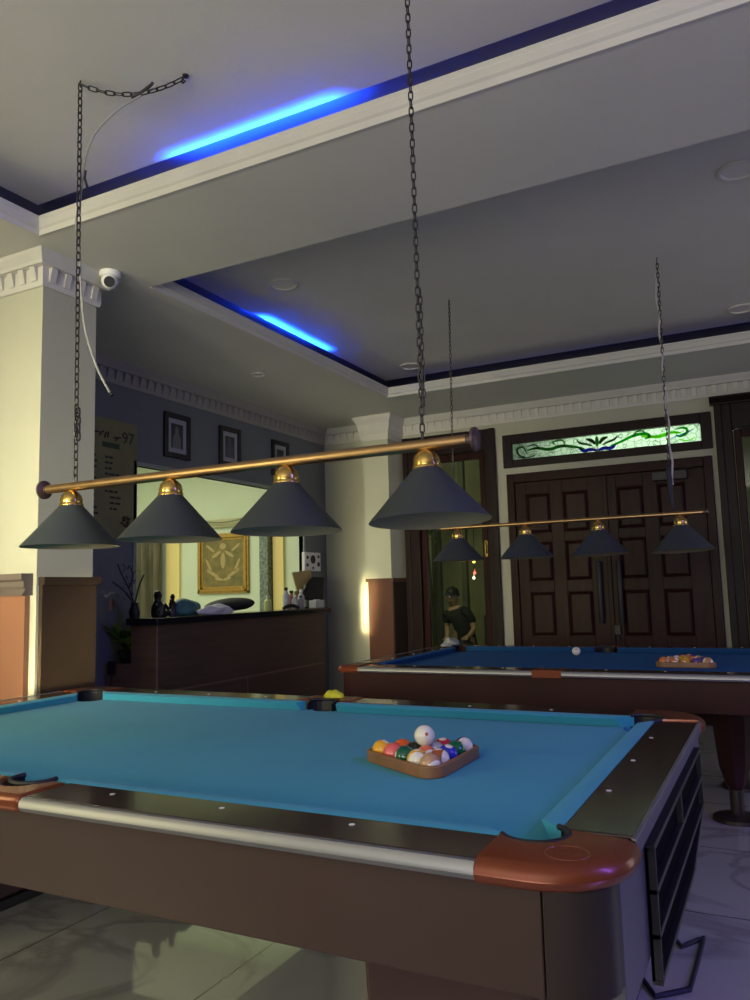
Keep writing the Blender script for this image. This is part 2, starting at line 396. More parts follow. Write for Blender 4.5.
b = nb(); box(b, -1.36, -1.31, YB-.05, YB-.011, .80, .88); tube(b, [(-1.335, YB-.04, .80), (-1.33, YB-.05, .76), (-1.31, YB-.05, .74)], .008, 8); obj('door_lock', b, black, d1)
dc = thing('door_closer', (-.80, YB-.06, 2.16), 'black door closer box across the top of the right door leaf', 'door closer')
b = nb(); box(b, -.95, -.65, YB-.075, YB-.03, 2.17, 2.25); obj('closer_body', b, black, dc, bevel=.006)
b = nb(); tube(b, [(-.70, YB-.06, 2.255), (-.60, YB-.10, 2.262), (-.66, YB-.03, 2.268)], .007, 6); obj('closer_arm', b, black, dc)

# transom
w1 = bpy.data.objects.new('window_1', None); COL.objects.link(w1); w1.location = (-1.38, YB, 2.42); w1['kind'] = 'structure'
TX0, TX1, TZ0, TZ1 = -2.255, -.515, 2.50, 2.665
b = nb()
for a in ((-2.345, TX0, 2.425, 2.755), (TX1, -.425, 2.425, 2.755), (TX0, TX1, 2.425, TZ0), (TX0, TX1, TZ1, 2.755)): box(b, a[0], a[1], YB-.03, YB+.09, a[2], a[3])
obj('window_frame', b, framewood, w1, bevel=.005)
sg_base = stained('pale_cathedral_glass', (.62, .74, .62), True)
obj('glass_pane', box(nb(), TX0, TX1, YB+.02, YB+.024, TZ0, TZ1), sg_base, w1, label='pale green mosaic glass')
G1 = stained('deep_green_glass', (.02, .30, .03)); G2 = stained('lime_glass', (.32, .80, .02)); G3 = stained('cobalt_glass', (.01, .03, .55)); G4 = stained('emerald_glass', (.0, .48, .04)); G5 = stained('olive_glass', (.05, .12, .02)); G6 = stained('lilac_glass', (.35, .45, .85))
lead = mat('lead_came', (.02, .02, .02), .5)
def ribbon(path, wid, m, name='glass_piece', y=YB+.015, taper=True):
    P = smooth_path([(x, 0, z) for x, z in path], 7); b = nb(); n = len(P); L = []; R = []
    for i, p in enumerate(P):
        d = (P[min(i+1, n-1)]-P[max(i-1, 0)]).normalized(); nn = Vector((-d.z, 0, d.x)); t = i/(n-1)
        ww = wid*(math.sin(PI*min(1, max(0, .06+t*.9))))**.6 if taper else wid
        L.append(p+nn*ww/2); R.append(p-nn*ww/2)
    for yy in (0,):
        vl = [(b.verts.new((l.x, y, l.z)), b.verts.new((r.x, y, r.z)), b.verts.new((l.x, y+.003, l.z)), b.verts.new((r.x, y+.003, r.z))) for l, r in zip(L, R)]
        for i in range(n-1):
            a, c = vl[i], vl[i+1]
            for q in ((0, 1), (1, 3), (3, 2), (2, 0)): b.faces.new((a[q[0]], a[q[1]], c[q[1]], c[q[0]]))
        b.faces.new((vl[0][0], vl[0][1], vl[0][3], vl[0][2])); b.faces.new((vl[-1][0], vl[-1][2], vl[-1][3], vl[-1][1]))
    return obj(name, b, m, w1)
cx = -1.43; zc = 2.575
def mir(path, s): return [(cx+s*x, zc+z) for x, z in path]
ribbon(mir([(.12, -.03), (.22, .0), (.34, .045), (.44, .05), (.48, .02), (.43, .0)], 1), .030, G4)
ribbon(mir([(.40, .03), (.55, .01), (.66, .035), (.75, .02)], 1), .034, G2)
ribbon(mir([(.33, .03), (.36, .075), (.42, .078), (.43, .05)], 1), .016, G1)
ribbon(mir([(.70, .06), (.78, .065), (.80, .02), (.74, -.01), (.70, .01)], 1), .022, G4)
ribbon(mir([(.72, -.03), (.79, -.055), (.87, -.03)], 1), .014, G2)
ribbon(mir([(.66, -.02), (.72, .0), (.80, .02), (.86, .05)], 1), .012, G6)
ribbon(mir([(.12, -.03), (.22, .0), (.34, .02), (.46, .0), (.58, .025), (.68, .01)], -1), .032, G1)
ribbon(mir([(.30, .03), (.33, .075), (.42, .07), (.40, .045)], -1), .018, G1)
ribbon(mir([(.55, .02), (.60, .06), (.68, .05)], -1), .014, G5)
ribbon(mir([(.68, -.02), (.72, .05), (.78, .03), (.76, -.03), (.70, -.05)], -1), .022, G1)
ribbon(mir([(.60, -.04), (.68, -.06), (.78, -.05)], -1), .012, G5)
for s in (-1, 1):
    ribbon(mir([(.0, -.06), (.06, -.045), (.13, -.05), (.17, -.02)], s), .034, G3)
    ribbon(mir([(.02, .0), (.05, .04), (.10, .06)], s), .034, G5)
    ribbon(mir([(.05, -.01), (.10, .01), (.16, .03), (.19, .06)], s), .022, G5)
ribbon(mir([(.0, -.02), (.0, .03), (.0, .075)], 1), .036, G1)
ribbon(mir([(.0, -.075), (.0, -.05), (.0, -.02)], 1), .022, white)
for (a, c, r) in ((.25, -.045, .022), (.52, -.045, .025), (.60, .06, .018), (-.24, -.045, .022), (-.45, -.05, .022), (-.20, .05, .024), (.22, .05, .024), (-.55, -.04, .016)):
    ribbon([(cx+a+r*math.cos(t)*(1-.05*k), zc+c+r*math.sin(t)*(1-.05*k)) for k, t in enumerate([i*.7 for i in range(9)])], .004, lead, 'lead_came', taper=False)

def glazed_frame(name, n, x0, x1, ztop, gx0, gx1, gz1, cornice=False):
    r = bpy.data.objects.new(name, None); COL.objects.link(r); r.location = ((x0+x1)/2, YB, 0); r['kind'] = 'structure'
    b = nb(); box(b, x0, gx0-.07, YB-.05, YB+.1, 0, ztop); box(b, gx1+.07, x1, YB-.05, YB+.1, 0, ztop); box(b, gx0-.07, gx1+.07, YB-.05, YB+.1, gz1+.08, ztop)
    box(b, x0-.01, x0+.05, YB-.07, YB-.03, 0, ztop); box(b, x1-.05, x1+.01, YB-.07, YB-.03, 0, ztop)
    obj('door_frame', b, framewood, r, bevel=.006)
    b = nb(); box(b, gx0-.06, gx0, YB-.02, YB+.03, .02, gz1+.07); box(b, gx1, gx1+.06, YB-.02, YB+.03, .02, gz1+.07); box(b, gx0, gx1, YB-.02, YB+.03, gz1, gz1+.07); box(b, gx0, gx1, YB-.02, YB+.03, .02, .45)
    obj('door_leaf', b, darkwood, r, bevel=.006)
    obj('glass_pane', box(nb(), gx0, gx1, YB+.004, YB+.010, .45, gz1), clearglass, r)
    b = nb(); prism(b, [(YB-.06, ztop), (YB-.06, ztop+.015), (YB-.09, ztop+.03), (YB-.12, ztop+.05), (YB-.12, ztop+.065), (YB-.001, ztop+.065), (YB-.001, ztop)], x0-.04, x1+.03, lambda u, v, w_: (w_, u, v))
    if cornice: obj('door_cornice', b, framewood, r)
    else: b.free()
    return r
d2 = glazed_frame('door_2', 2, -3.42, -2.425, 2.84, -3.2, -2.60, 2.55)
b = nb(); box(b, -2.57, -2.545, YB-.032, YB-.02, 1.56, 1.72); tube(b, [(-2.557, YB-.03, 1.58), (-2.557, YB-.06, 1.59), (-2.557, YB-.06, 1.69), (-2.557, YB-.03, 1.70)], .006, 8)
obj('door_handle', b, brass, d2, label='brass pull handle')
d3 = glazed_frame('door_3', 3, -.385, .68, 2.80, -.19, .48, 2.5, True)

# ------------------------------------------------------------------ alley behind the glazed doors
struct('wall_alley_back', box(nb(), -6.5, 2.5, 12.0, 12.1, 0, 3.4), mat('alley_plaster', (.44, .41, .24), .8, noise=.3, nscale=2))
struct('wall_alley_left', box(nb(), -6.6, -6.5, 8.02, 12.0, 0, 3.4), MATS['alley_plaster'])
struct('floor_alley', box(nb(), -6.5, 2.5, YB+.16, 12.0, -.05, 0), mat('alley_concrete', (.16, .17, .14), .7, noise=.3, nscale=3))
b = nb(); box(b, -4.62, -4.50, 10.9, 11.0, 0, 3.2); box(b, -4.16, -4.08, 10.9, 11.0, 0, 3.2); box(b, -4.62, -3.2, 10.9, 11.0, 2.4, 2.52); box(b, -3.32, -3.2, 10.9, 11.0, 0, 2.4)
struct('trim_18', b, mat('alley_post_paint', (.10, .10, .07), .7))

# ------------------------------------------------------------------ side room seen through the service opening
struct('wall_room_back', box(nb(), -8.4, XL-.051, 7.9, 8.0, 0, H1), palegreen)
struct('wall_room_left', box(nb(), -8.5, -8.4, 3.0, 8.0, 0, H1), palegreen)
struct('wall_room_front', box(nb(), -8.4, -6.5, 2.95, 3.08, 0, H1), palegreen)
struct('ceiling_room', box(nb(), -8.5, XL-.181, 2.72, 8.0, H1, H1+.05), plaster)
b = nb(); box(b, -7.10, -6.88, 7.86, 7.9, 0, 2.6)
struct('trim_19', b, yellowp)
b = nb(); box(b, -5.42, -5.27, 7.86, 7.9, 0, 2.12)
struct('trim_20', b, yellowp)
b = nb(); box(b, -5.56, -5.44, 7.78, 7.9, 0, 2.2)
struct('trim_21', b, mat('speckled_green_post', (.07, .10, .075), .5, col2=(.26, .30, .24), nscale=30))
b = nb(); box(b, -7.2, -5.0, 7.85, 7.9, 2.10, 2.20)
struct('trim_22', b, mat('buff_lintel', (.50, .48, .26), .6))

# curtain
b = nb(); N = 60; pts = []
for i in range(N+1):
    x = -7.72+.62*i/N; pts.append((x, 7.74+.035*math.sin(i*.9)+.012*math.sin(i*2.1)))
for side in (0, .004):
    pass
prev = None
for (x, y) in pts:
    col_ = [b.verts.new((x, y, z)) for z in (.1, .6, 1.1, 1.6, 2.14)]
    if prev:
        for k in range(4): b.faces.new((prev[k], col_[k], col_[k+1], prev[k+1]))
    prev = col_
box(b, -7.75, -7.05, 7.78, 7.899, 2.14, 2.17)
cu = obj('curtain', b, curtainm, smooth=True); cu.modifiers.new('s', 'SOLIDIFY').thickness = .004
tag(cu, 'olive green pleated curtain hanging at the left of the lit side room', 'curtain')

# painting
pr_ = thing('framed_painting', (-6.19, 7.88, 1.28), 'gold framed yellow ornamental painting on the pale green wall of the side room', 'painting')
b = nb(); X0, X1, Z0, Z1 = -6.585, -5.79, 1.27, 2.02; fwid = .07
for k, (ins, y0) in enumerate(((0, 7.865), (.025, 7.85), (.055, 7.872))):
    i2 = ins+.03
    for a in ((X0+ins, X0+i2, Z0+ins, Z1-ins), (X1-i2, X1-ins, Z0+ins, Z1-ins), (X0+ins, X1-ins, Z0+ins, Z0+i2), (X0+ins, X1-ins, Z1-i2, Z1-ins)): box(b, a[0], a[1], y0, 7.9, a[2], a[3])
obj('picture_frame', b, gold, pr_, bevel=.004)
obj('canvas', box(nb(), X0+.08, X1-.08, 7.878, 7.895, Z0+.08, Z1-.08), mat('ochre_canvas', (.27, .20, .05), .6, col2=(.12, .11, .035), nscale=9), pr_)
b = nb(); rng = random.Random(3)
def blob(b, c, rx, rz, ang, y=7.877):
    n = 14; vs = []
    for i in range(n):
        a = 2*PI*i/n; u, v = rx*math.cos(a), rz*math.sin(a)
        vs.append((c[0]+u*math.cos(ang)-v*math.sin(ang), c[1]+u*math.sin(ang)+v*math.cos(ang)))
    prism(b, vs, y, y+.004, lambda u, v, w_: (u, w_, v))
xm = (X0+X1)/2
for s in (-1, 1):
    blob(b, (xm+s*.16, 1.52), .11, .022, s*.5); blob(b, (xm+s*.22, 1.62), .09, .02, s*1.1); blob(b, (xm+s*.10, 1.76), .08, .022, s*-.5); blob(b, (xm+s*.2, 1.84), .08, .018, s*.6); blob(b, (xm+s*.06, 1.45), .07, .018, s*.2)
blob(b, (xm, 1.86), .05, .04, 0); blob(b, (xm, 1.68), .035, .10, 0)
obj('painted_motif', b, mat('pale_gold_paint', (.42, .32, .12), .5), pr_)

# wire strung across the side room
b = nb(); tube(b, smooth_path([(-7.3, 7.83, 2.30), (-6.8, 7.80, 2.27), (-6.35, 7.79, 2.17), (-5.95, 7.79, 2.16), (-5.4, 7.83, 2.27)], 8), .010, 6)
tag(obj('wall_cable', b, mat('olive_cable', (.20, .22, .12), .6), smooth=True), 'thin dark cable sagging across the pale green side room wall above the painting', 'cable')

# ------------------------------------------------------------------ things on the left wall
def photo_frame(y0, y1, z0, z1, label, tone):
    t = thing('picture_frame', (XL, (y0+y1)/2, z0), label, 'picture', 'framed photographs on the blue grey wall')
    b = nb(); fr = .045
    for a in ((y0, y0+fr, z0, z1), (y1-fr, y1, z0, z1), (y0+fr, y1-fr, z0, z0+fr), (y0+fr, y1-fr, z1-fr, z1)): box(b, XL, XL+.025, a[0], a[1], a[2], a[3])
    obj('frame', b, mat('black_frame_lacquer', (.012, .012, .016), .3), t, bevel=.004)
    b = nb(); m2 = .04
    for a in ((y0+fr, y0+fr+m2, z0+fr, z1-fr), (y1-fr-m2, y1-fr, z0+fr, z1-fr), (y0+fr+m2, y1-fr-m2, z0+fr, z0+fr+m2), (y0+fr+m2, y1-fr-m2, z1-fr-m2, z1-fr)): box(b, XL+.001, XL+.012, a[0], a[1], a[2], a[3])
    obj('mount', b, mat('grey_mount_card', (.36, .36, .38), .7), t)
    obj('photograph', box(nb(), XL+.001, XL+.008, y0+fr+m2, y1-fr-m2, z0+fr+m2, z1-fr-m2), mat('photo_print', (.07, .075, .08), .3, col2=(.03, .035, .04), nscale=5), t)
    b = nb(); ym = (y0+y1)/2; zb = z0+fr+m2
    prism(b, [(ym-.055, zb), (ym+.055, zb), (ym+.05, zb+.09), (ym+.02, zb+.13), (ym+.022, zb+.17), (ym, zb+.195), (ym-.022, zb+.17), (ym-.02, zb+.13), (ym-.05, zb+.09)], XL+.008, XL+.0095, lambda u, v, w_: (w_, u, v))
    obj('printed_figure', b, mat('photo_figure_'+tone, {'a': (.16, .17, .17), 'b': (.09, .10, .12), 'c': (.07, .07, .08)}[tone], .4), t)
photo_frame(4.85, 5.17, 2.40, 2.78, 'black framed photograph with a pale mount, nearest the menu board on the blue grey wall', 'a')
photo_frame(5.57, 5.88, 2.42, 2.79, 'black framed photograph in the middle of the three on the blue grey wall', 'b')
photo_frame(6.40, 6.70, 2.42, 2.79, 'black framed photograph nearest the far corner of the room, partly behind the brass bar', 'c')

mb = thing('menu_board', (XL, 4.25, 1.78), 'olive yellow menu poster with rows of small writing on the wall beside the column', 'menu board')
MY0, MY1, MZ0, MZ1 = 3.95, 4.545, 1.70, 2.60
obj('poster_sheet', box(nb(), XL, XL+.012, MY0, MY1, MZ0, MZ1), mat('olive_poster_card', (.25, .235, .10), .5, noise=.25, nscale=4), mb)
ink = mat('menu_ink', (.022, .022, .022), .6)
def txt(s, size, loc, m, parent, name):
    c = bpy.data.curves.new('t', 'FONT'); c.body = s; c.size = size; c.extrude = .0006
    tmp = bpy.data.objects.new('t', c); COL.objects.link(tmp); bpy.context.view_layer.update()
    me = bpy.data.meshes.new_from_object(tmp.evaluated_get(bpy.context.evaluated_depsgraph_get())); bpy.data.objects.remove(tmp)
    bb = nb(); bb.from_mesh(me)
    bmesh.ops.transform(bb, matrix=Matrix.Translation(loc) @ Matrix.Rotation(PI/2, 4, 'Z') @ Matrix.Rotation(PI/2, 4, 'X'), verts=bb.verts[:])
    return obj(name, bb, m, parent)
b = nb(); rg = random.Random(5)
# swash title strokes followed by the 97
for (y0, z0, y1, z1) in ((4.10, 2.475, 4.16, 2.485), (4.16, 2.46, 4.20, 2.50), (4.21, 2.45, 4.23, 2.495), (4.24, 2.455, 4.25, 2.50), (4.30, 2.46, 4.35, 2.47), (4.32, 2.445, 4.37, 2.475)):
    obj('title_letter', tube(nb(), [(XL+.0125, y0, z0), (XL+.0125, (y0+y1)/2, (z0+z1)/2+.006), (XL+.0125, y1, z1)], .006, 6), ink, mb)
txt('97', .13, (XL+.013, 4.385, 2.435), ink, mb, 'title_number')
b = nb(); box(b, XL+.012, XL+.0135, 4.19, 4.36, 2.38, 2.42); obj('green_banner', b, mat('menu_green', (.03, .06, .03), .5), mb, label='small dark green banner')
b = nb()
for blk, (ys, z0, n) in enumerate(((4.02, 2.30, 5), (4.22, 2.30, 7), (4.02, 2.04, 5), (4.27, 2.04, 4))):
    for i in range(n):
        z = z0-i*.043; y = ys; b = nb()
        for k in range(rg.randint(2, 4) if blk in (1, 2) else 2):
            L = rg.uniform(.022, .06)
            box(b, XL+.012, XL+.0135, y, y+L, z, z+.016); y += L+.010
        obj('menu_row', b, ink, mb)
b = nb()
for i in range(9):
    a = 2*PI*i/9
    lathe(b, [(0, -.012), (.012, -.006), (.016, 0), (.012, .006), (0, .012)], 8, (XL+.016, 4.43+.04*math.cos(a)*(1 if i % 2 else .5), 1.83+.035*math.sin(a)))
obj('printed_food_picture', b, mat('menu_dish', (.09, .07, .03), .5), mb)

# ------------------------------------------------------------------ counter
XC = -3.93
ct = thing('reception_counter', (-4.1, 5.3, 0), 'dark wood reception counter with a black stone top in front of the lit opening', 'counter')
b = nb(); box(b, -4.17, XC, 4.27, 6.56, FZ, 1.055); obj('body', b, counterw, ct, bevel=.004)
b = nb(); box(b, -4.17, XC+.002, 4.255, 4.268, FZ, 1.055); box(b, XL+.004, -4.172, 4.255, 4.50, FZ, .78); obj('end_panel', b, counterl, ct, bevel=.003, label='lighter brown stepped end panel')
b = nb(); box(b, -4.19, XC+.04, 4.22, 6.63, 1.056, 1.105); obj('countertop', b, blackgloss, ct, bevel=.006, label='black polished stone top')
b = nb(); box(b, XC, XC+.004, 4.32, 6.53, .575, .590); box(b, XC, XC+.004, 5.31, 5.322, FZ, .575); box(b, XC, XC+.004, 4.32, 6.53, FZ, .11); obj('panel_bead', b, mat('bead_wood', (.16, .10, .06), .4), ct)
sk = thing('wall_socket', (-4.34, 4.25, .73), 'dark power socket on the stepped end of the counter with a thin wire below', 'socket')
b = nb(); box(b, -4.375, -4.31, 4.235, 4.2545, .70, .80); obj('socket_plate', b, black, sk, bevel=.003)
b = nb(); tube(b, [(-4.345, 4.245, .70), (-4.35, 4.243, .62), (-4.35, 4.245, .50)], .004, 6); obj('socket_wire', b, black, sk)

# leafy plant on the low step
def leaf(b, base, tip, wid, sag=.03, n=6):
    B_, T_ = Vector(base), Vector(tip); d = (T_-B_); s = d.cross(Vector((0, 0, 1))).normalized(); rows_ = []
    for i in range(n+1):
        t = i/n; p = B_+d*t+Vector((0, 0, sag*math.sin(PI*t)*1.6)); ww = wid*math.sin(PI*min(.97, .08+t*.9))
        rows_.append((b.verts.new(p-s*ww/2), b.verts.new(p-Vector((0, 0, ww*.18))), b.verts.new(p+s*ww/2)))
    for i in range(n):
        for k in (0, 1): b.faces.new((rows_[i][k], rows_[i][k+1], rows_[i+1][k+1], rows_[i+1][k]))
pl = thing('potted_plant', (-4.30, 4.36, .78), 'lime green broad leafed plant on the low step at the end of the counter', 'plant')
b = nb(); lathe(b, [(0, .782), (.055, .782), (.075, .86), (.078, .87), (.068, .87), (.05, .80), (0, .80)], 20, (-4.30, 4.36, 0)); obj('pot', b, mat('dark_plant_pot', (.03, .03, .025), .5), pl, smooth=True)
rg = random.Random(2)
for i in range(20):
    a = 2*PI*i/20*2.4+.3; L = rg.uniform(.10, .19); b = nb()
    leaf(b, (-4.30, 4.36, .86), (max(-4.41, -4.30+L*math.cos(a)), 4.30+L*.6*math.sin(a), .88+rg.uniform(-.03, .20)), rg.uniform(.07, .10), .025)
    o = obj('leaf', b, leafm if i % 3 else leafd, pl, smooth=True)

# dried orchid and dark figurine at the end of the counter top
orx = thing('flower_arrangement', (-4.20, 4.32, 1.105), 'dry branch arrangement with pale drooping petals at the near end of the countertop', 'flowers')
b = nb(); lathe(b, [(0, 1.106), (.035, 1.106), (.042, 1.15), (.025, 1.20), (.03, 1.215), (0, 1.215)], 16, (-4.20, 4.32, 0)); obj('vase', b, black, orx, smooth=True)
b = nb()
for pts in ([(-4.2, 4.32, 1.2), (-4.2, 4.26, 1.32), (-4.24, 4.22, 1.44), (-4.25, 4.20, 1.50)], [(-4.2, 4.32, 1.2), (-4.22, 4.24, 1.30), (-4.28, 4.18, 1.37)], [(-4.2, 4.32, 1.2), (-4.18, 4.34, 1.33), (-4.17, 4.38, 1.42)], [(-4.2, 4.26, 1.32), (-4.16, 4.26, 1.40), (-4.16, 4.24, 1.47)]):
    tube(b, smooth_path(pts, 5), .006, 6)
obj('stems', b, mat('dry_twig', (.05, .035, .04), .7), orx)
b = nb()
for i in range(16):
    z = 1.22+.26*rg.random(); y = 4.20+.12*rg.random(); x = -4.24+.06*rg.random()
    leaf(b, (x, y, z), (x+rg.uniform(-.03, .03), y+rg.uniform(-.05, .05), z+rg.uniform(-.03, .05)), .022, .01, 4)
obj('twig_leaves', b, mat('mauve_dry_leaf', (.10, .09, .12), .7), orx)
b = nb()
for k in range(5):
    a = k*1.25; leaf(b, (-4.27, 4.13, 1.27), (-4.27+.05*math.sin(a), 4.13+.055*math.cos(a), 1.275+.02*math.sin(a*2)), .045, .012, 5)
obj('petals', b, ivory, orx, label='ivory white petals')
b = nb()
for k in range(5): leaf(b, (-4.26, 4.16, 1.255), (-4.26+.015*k-.03, 4.155+.01*k, 1.15+.012*(k % 2)), .03, .01, 4)
obj('drooping_petals', b, mat('tan_dry_petal', (.34, .20, .09), .7), orx)

fg = thing('figurine', (-4.07, 4.43, 1.105), 'black seated figurine beside the dry flowers on the countertop', 'figurine')
def blobchain(b, pts, n=10):
    tube(b, [p for p, r in pts], [r for p, r in pts], n)
b = nb()
blobchain(b, [((-4.08, 4.44, 1.106), .05), ((-4.08, 4.44, 1.14), .058), ((-4.08, 4.43, 1.19), .045), ((-4.08, 4.43, 1.225), .024), ((-4.08, 4.43, 1.24), .024), ((-4.08, 4.43, 1.265), .032), ((-4.08, 4.43, 1.29), .022), ((-4.08, 4.43, 1.30), .006)], 14)
blobchain(b, [((-4.05, 4.41, 1.20), .016), ((-4.04, 4.37, 1.18), .014), ((-4.03, 4.34, 1.20), .010)], 8)
blobchain(b, [((-4.06, 4.47, 1.20), .016), ((-4.05, 4.50, 1.17), .014), ((-4.04, 4.51, 1.15), .010)], 8)
blobchain(b, [((-4.06, 4.40, 1.12), .026), ((-4.02, 4.37, 1.14), .022), ((-4.01, 4.36, 1.106), .018)], 8)
blobchain(b, [((-4.06, 4.47, 1.12), .026), ((-4.02, 4.50, 1.14), .022), ((-4.01, 4.50, 1.106), .018)], 8)
obj('figurine_body', b, mat('ebony', (.008, .008, .008), .35), fg, smooth=True)
fh = thing('figurine', (-4.07, 4.60, 1.105), 'black slender standing figurine nearer the turquoise bag on the countertop', 'figurine')
b = nb(); blobchain(b, [((-4.05, 4.555, 1.106), .036), ((-4.05, 4.555, 1.12), .032), ((-4.05, 4.555, 1.16), .024), ((-4.05, 4.555, 1.20), .030), ((-4.05, 4.555, 1.225), .012), ((-4.05, 4.555, 1.25), .019), ((-4.05, 4.555, 1.272), .008)], 12)
blobchain(b, [((-4.05, 4.535, 1.205), .010), ((-4.03, 4.51, 1.20), .009), ((-4.02, 4.50, 1.235), .007)], 8)
obj('figurine_body', b, MATS['ebony'], fh, smooth=True)

def lump(name, c, rx, ry, rz, m, seed, amp=.18, n=3, sub=4, zbase=None):
    b = nb(); bmesh.ops.create_icosphere(b, subdivisions=sub, radius=1)
    rg_ = random.Random(seed); W = [(Vector((rg_.uniform(-1, 1), rg_.uniform(-1, 1), rg_.uniform(-1, 1))).normalized()*rg_.uniform(2.2, 6.5), rg_.uniform(0, 6)) for _ in range(9)]
    for v in b.verts:
        s = 1+amp*sum(math.sin(v.co.dot(k)+p) for k, p in W)/4
        q = v.co*s; v.co = Vector((q.x*rx+c[0], q.y*ry+c[1], max(q.z, -.55)*rz+c[2]+.55*rz))
    return obj(name, b, m, smooth=True)
tag(lump('fabric_bag', (-4.10, 4.76, 1.106), .08, .15, .085, mat('turquoise_bag_cloth', (.06, .20, .20), .5, noise=.4, nscale=20), 1), 'turquoise folded bag on the countertop behind the white cloth', 'bag')
tag(lump('crumpled_cloth', (-3.96, 4.93, 1.106), .055, .18, .048, mat('white_cloth', (.62, .62, .66), .7), 5, .34), 'white crumpled cloth on the countertop in front of the turquoise bag', 'cloth')
b = nb(); bmesh.ops.create_icosphere(b, subdivisions=4, radius=1)
for v in b.verts:
    q = v.co.copy(); v.co = Vector((-4.12+.13*q.x, 5.34+.30*q.y, 1.107+.045+max(q.z, -.75)*.060+(.03*(q.y*.5+.5))))
tag(obj('cushion', b, mat('black_fabric', (.010, .011, .012), .7), smooth=True), 'black oval cushion lying in the middle of the countertop', 'cushion')

def bottle(name, x, y, h, r, body, capm_, label, group='bottles on the counter'):
    t = thing(name, (x, y, 1.105), label, 'bottle', group)
    b = nb(); lathe(b, [(0, 1.106), (r, 1.106), (r, 1.106+h*.62), (r*.45, 1.106+h*.8), (r*.42, 1.106+h*.86), (0, 1.106+h*.86)], 16, (x, y, 0)); obj('bottle_body', b, body, t, smooth=True)
    b = nb(); lathe(b, [(r*.5, 1.106+h*.86), (r*.5, 1.106+h), (0, 1.106+h)], 12, (x, y, 0)); obj('bottle_cap', b, capm_, t, smooth=True)
pw = mat('milky_bottle', (.45, .47, .45), .35); rd = mat('rust_bottle', (.30, .10, .06), .4)
bottle('bottle', -4.05, 6.08, .20, .033, pw, black, 'white bottle with a dark cap, left of the rust coloured bottle on the counter')
bottle('bottle', -4.07, 6.20, .17, .036, rd, black, 'rust coloured bottle between the white ones at the far end of the counter')
bottle('bottle', -4.04, 6.32, .18, .034, pw, white, 'white bottle with a white cap beside the dark monitor')
bottle('bottle', -4.00, 6.15, .13, .030, pw, white, 'short white bottle in front of the rust coloured bottle on the counter')
bottle('bottle', -4.01, 6.26, .12, .030, mat('grey_bottle', (.20, .19, .20), .4), black, 'short grey bottle beside the short white bottle on the counter')
bottle('spray_bottle', -4.10, 5.86, .13, .035, mat('yellow_green_bottle', (.55, .62, .20), .4), white, 'small yellow green bottle alone on the counter beside the black cushion')
b = nb(); tube(b, smooth_path([(-3.98, 5.92, 1.115), (-3.97, 6.0, 1.14), (-3.96, 6.08, 1.135), (-3.95, 6.14, 1.112)], 5), [.006]+[.016]*14+[.006], 8)
tag(obj('black_strap', b, black, smooth=True), 'small black strap lying in front of the counter bottles', 'strap')
b = nb(); box(b, -4.03, -3.95, 6.44, 6.60, 1.106, 1.178)
for a in range(3): lathe(b, [(0, 1.177), (.014, 1.177), (.014, 1.186), (0, 1.186)], 12, (-3.99, 6.48+.04*a, 0))
tag(obj('card_reader_box', b, mat('grey_box', (.40, .40, .42), .5), bevel=.006), 'small grey box at the far end of the counter below the monitor', 'box')
mo = thing('monitor', (-4.10, 6.55, 1.105), 'dark computer monitor turned away at the far end of the counter', 'monitor')
b = nb(); prism(b, [(6.40, 1.20), (6.76, 1.13), (6.79, 1.40), (6.60, 1.405), (6.52, 1.35)], -4.10, -4.06, lambda u, v, w_: (w_, u, v)); obj('screen_case', b, mat('navy_black_plastic', (.008, .009, .02), .6, spec=.15), mo, bevel=.008)
b = nb(); box(b, -4.16, -4.04, 6.48, 6.62, 1.106, 1.118); box(b, -4.12, -4.10, 6.54, 6.58, 1.118, 1.26); obj('monitor_stand', b, black, mo, bevel=.003)
b = nb(); prism(b, [(6.33, 1.45), (6.66, 1.475), (6.68, 1.38), (6.55, 1.34), (6.42, 1.25)], -4.15, -4.135, lambda u, v, w_: (w_, u, v))
box(b, -4.15, -4.135, 6.36, 6.46, 1.106, 1.27)
tag(obj('paper_folder', b, mat('buff_card', (.48, .36, .12), .6)), 'buff card folder standing upright behind the counter bottles', 'folder')
sp = thing('camera_box', (-4.40, 7.10, 1.47), 'white printed box with round dark openings on the wall above the monitor', 'box')
b = nb(); box(b, XL+.013, -4.37, 6.92, 7.24, 1.475, 1.675); obj('box_shell', b, white, sp, bevel=.006)
for (y, z, r) in ((7.08, 1.60, .045), (6.97, 1.62, .018), (6.97, 1.54, .018), (7.19, 1.63, .016), (7.19, 1.55, .024), (7.08, 1.51, .014)): obj('round_opening', lathe(nb(), [(r, 0), (r, .004), (0, .004)], 16, (-4.369, y, z), axis='x'), black, sp)

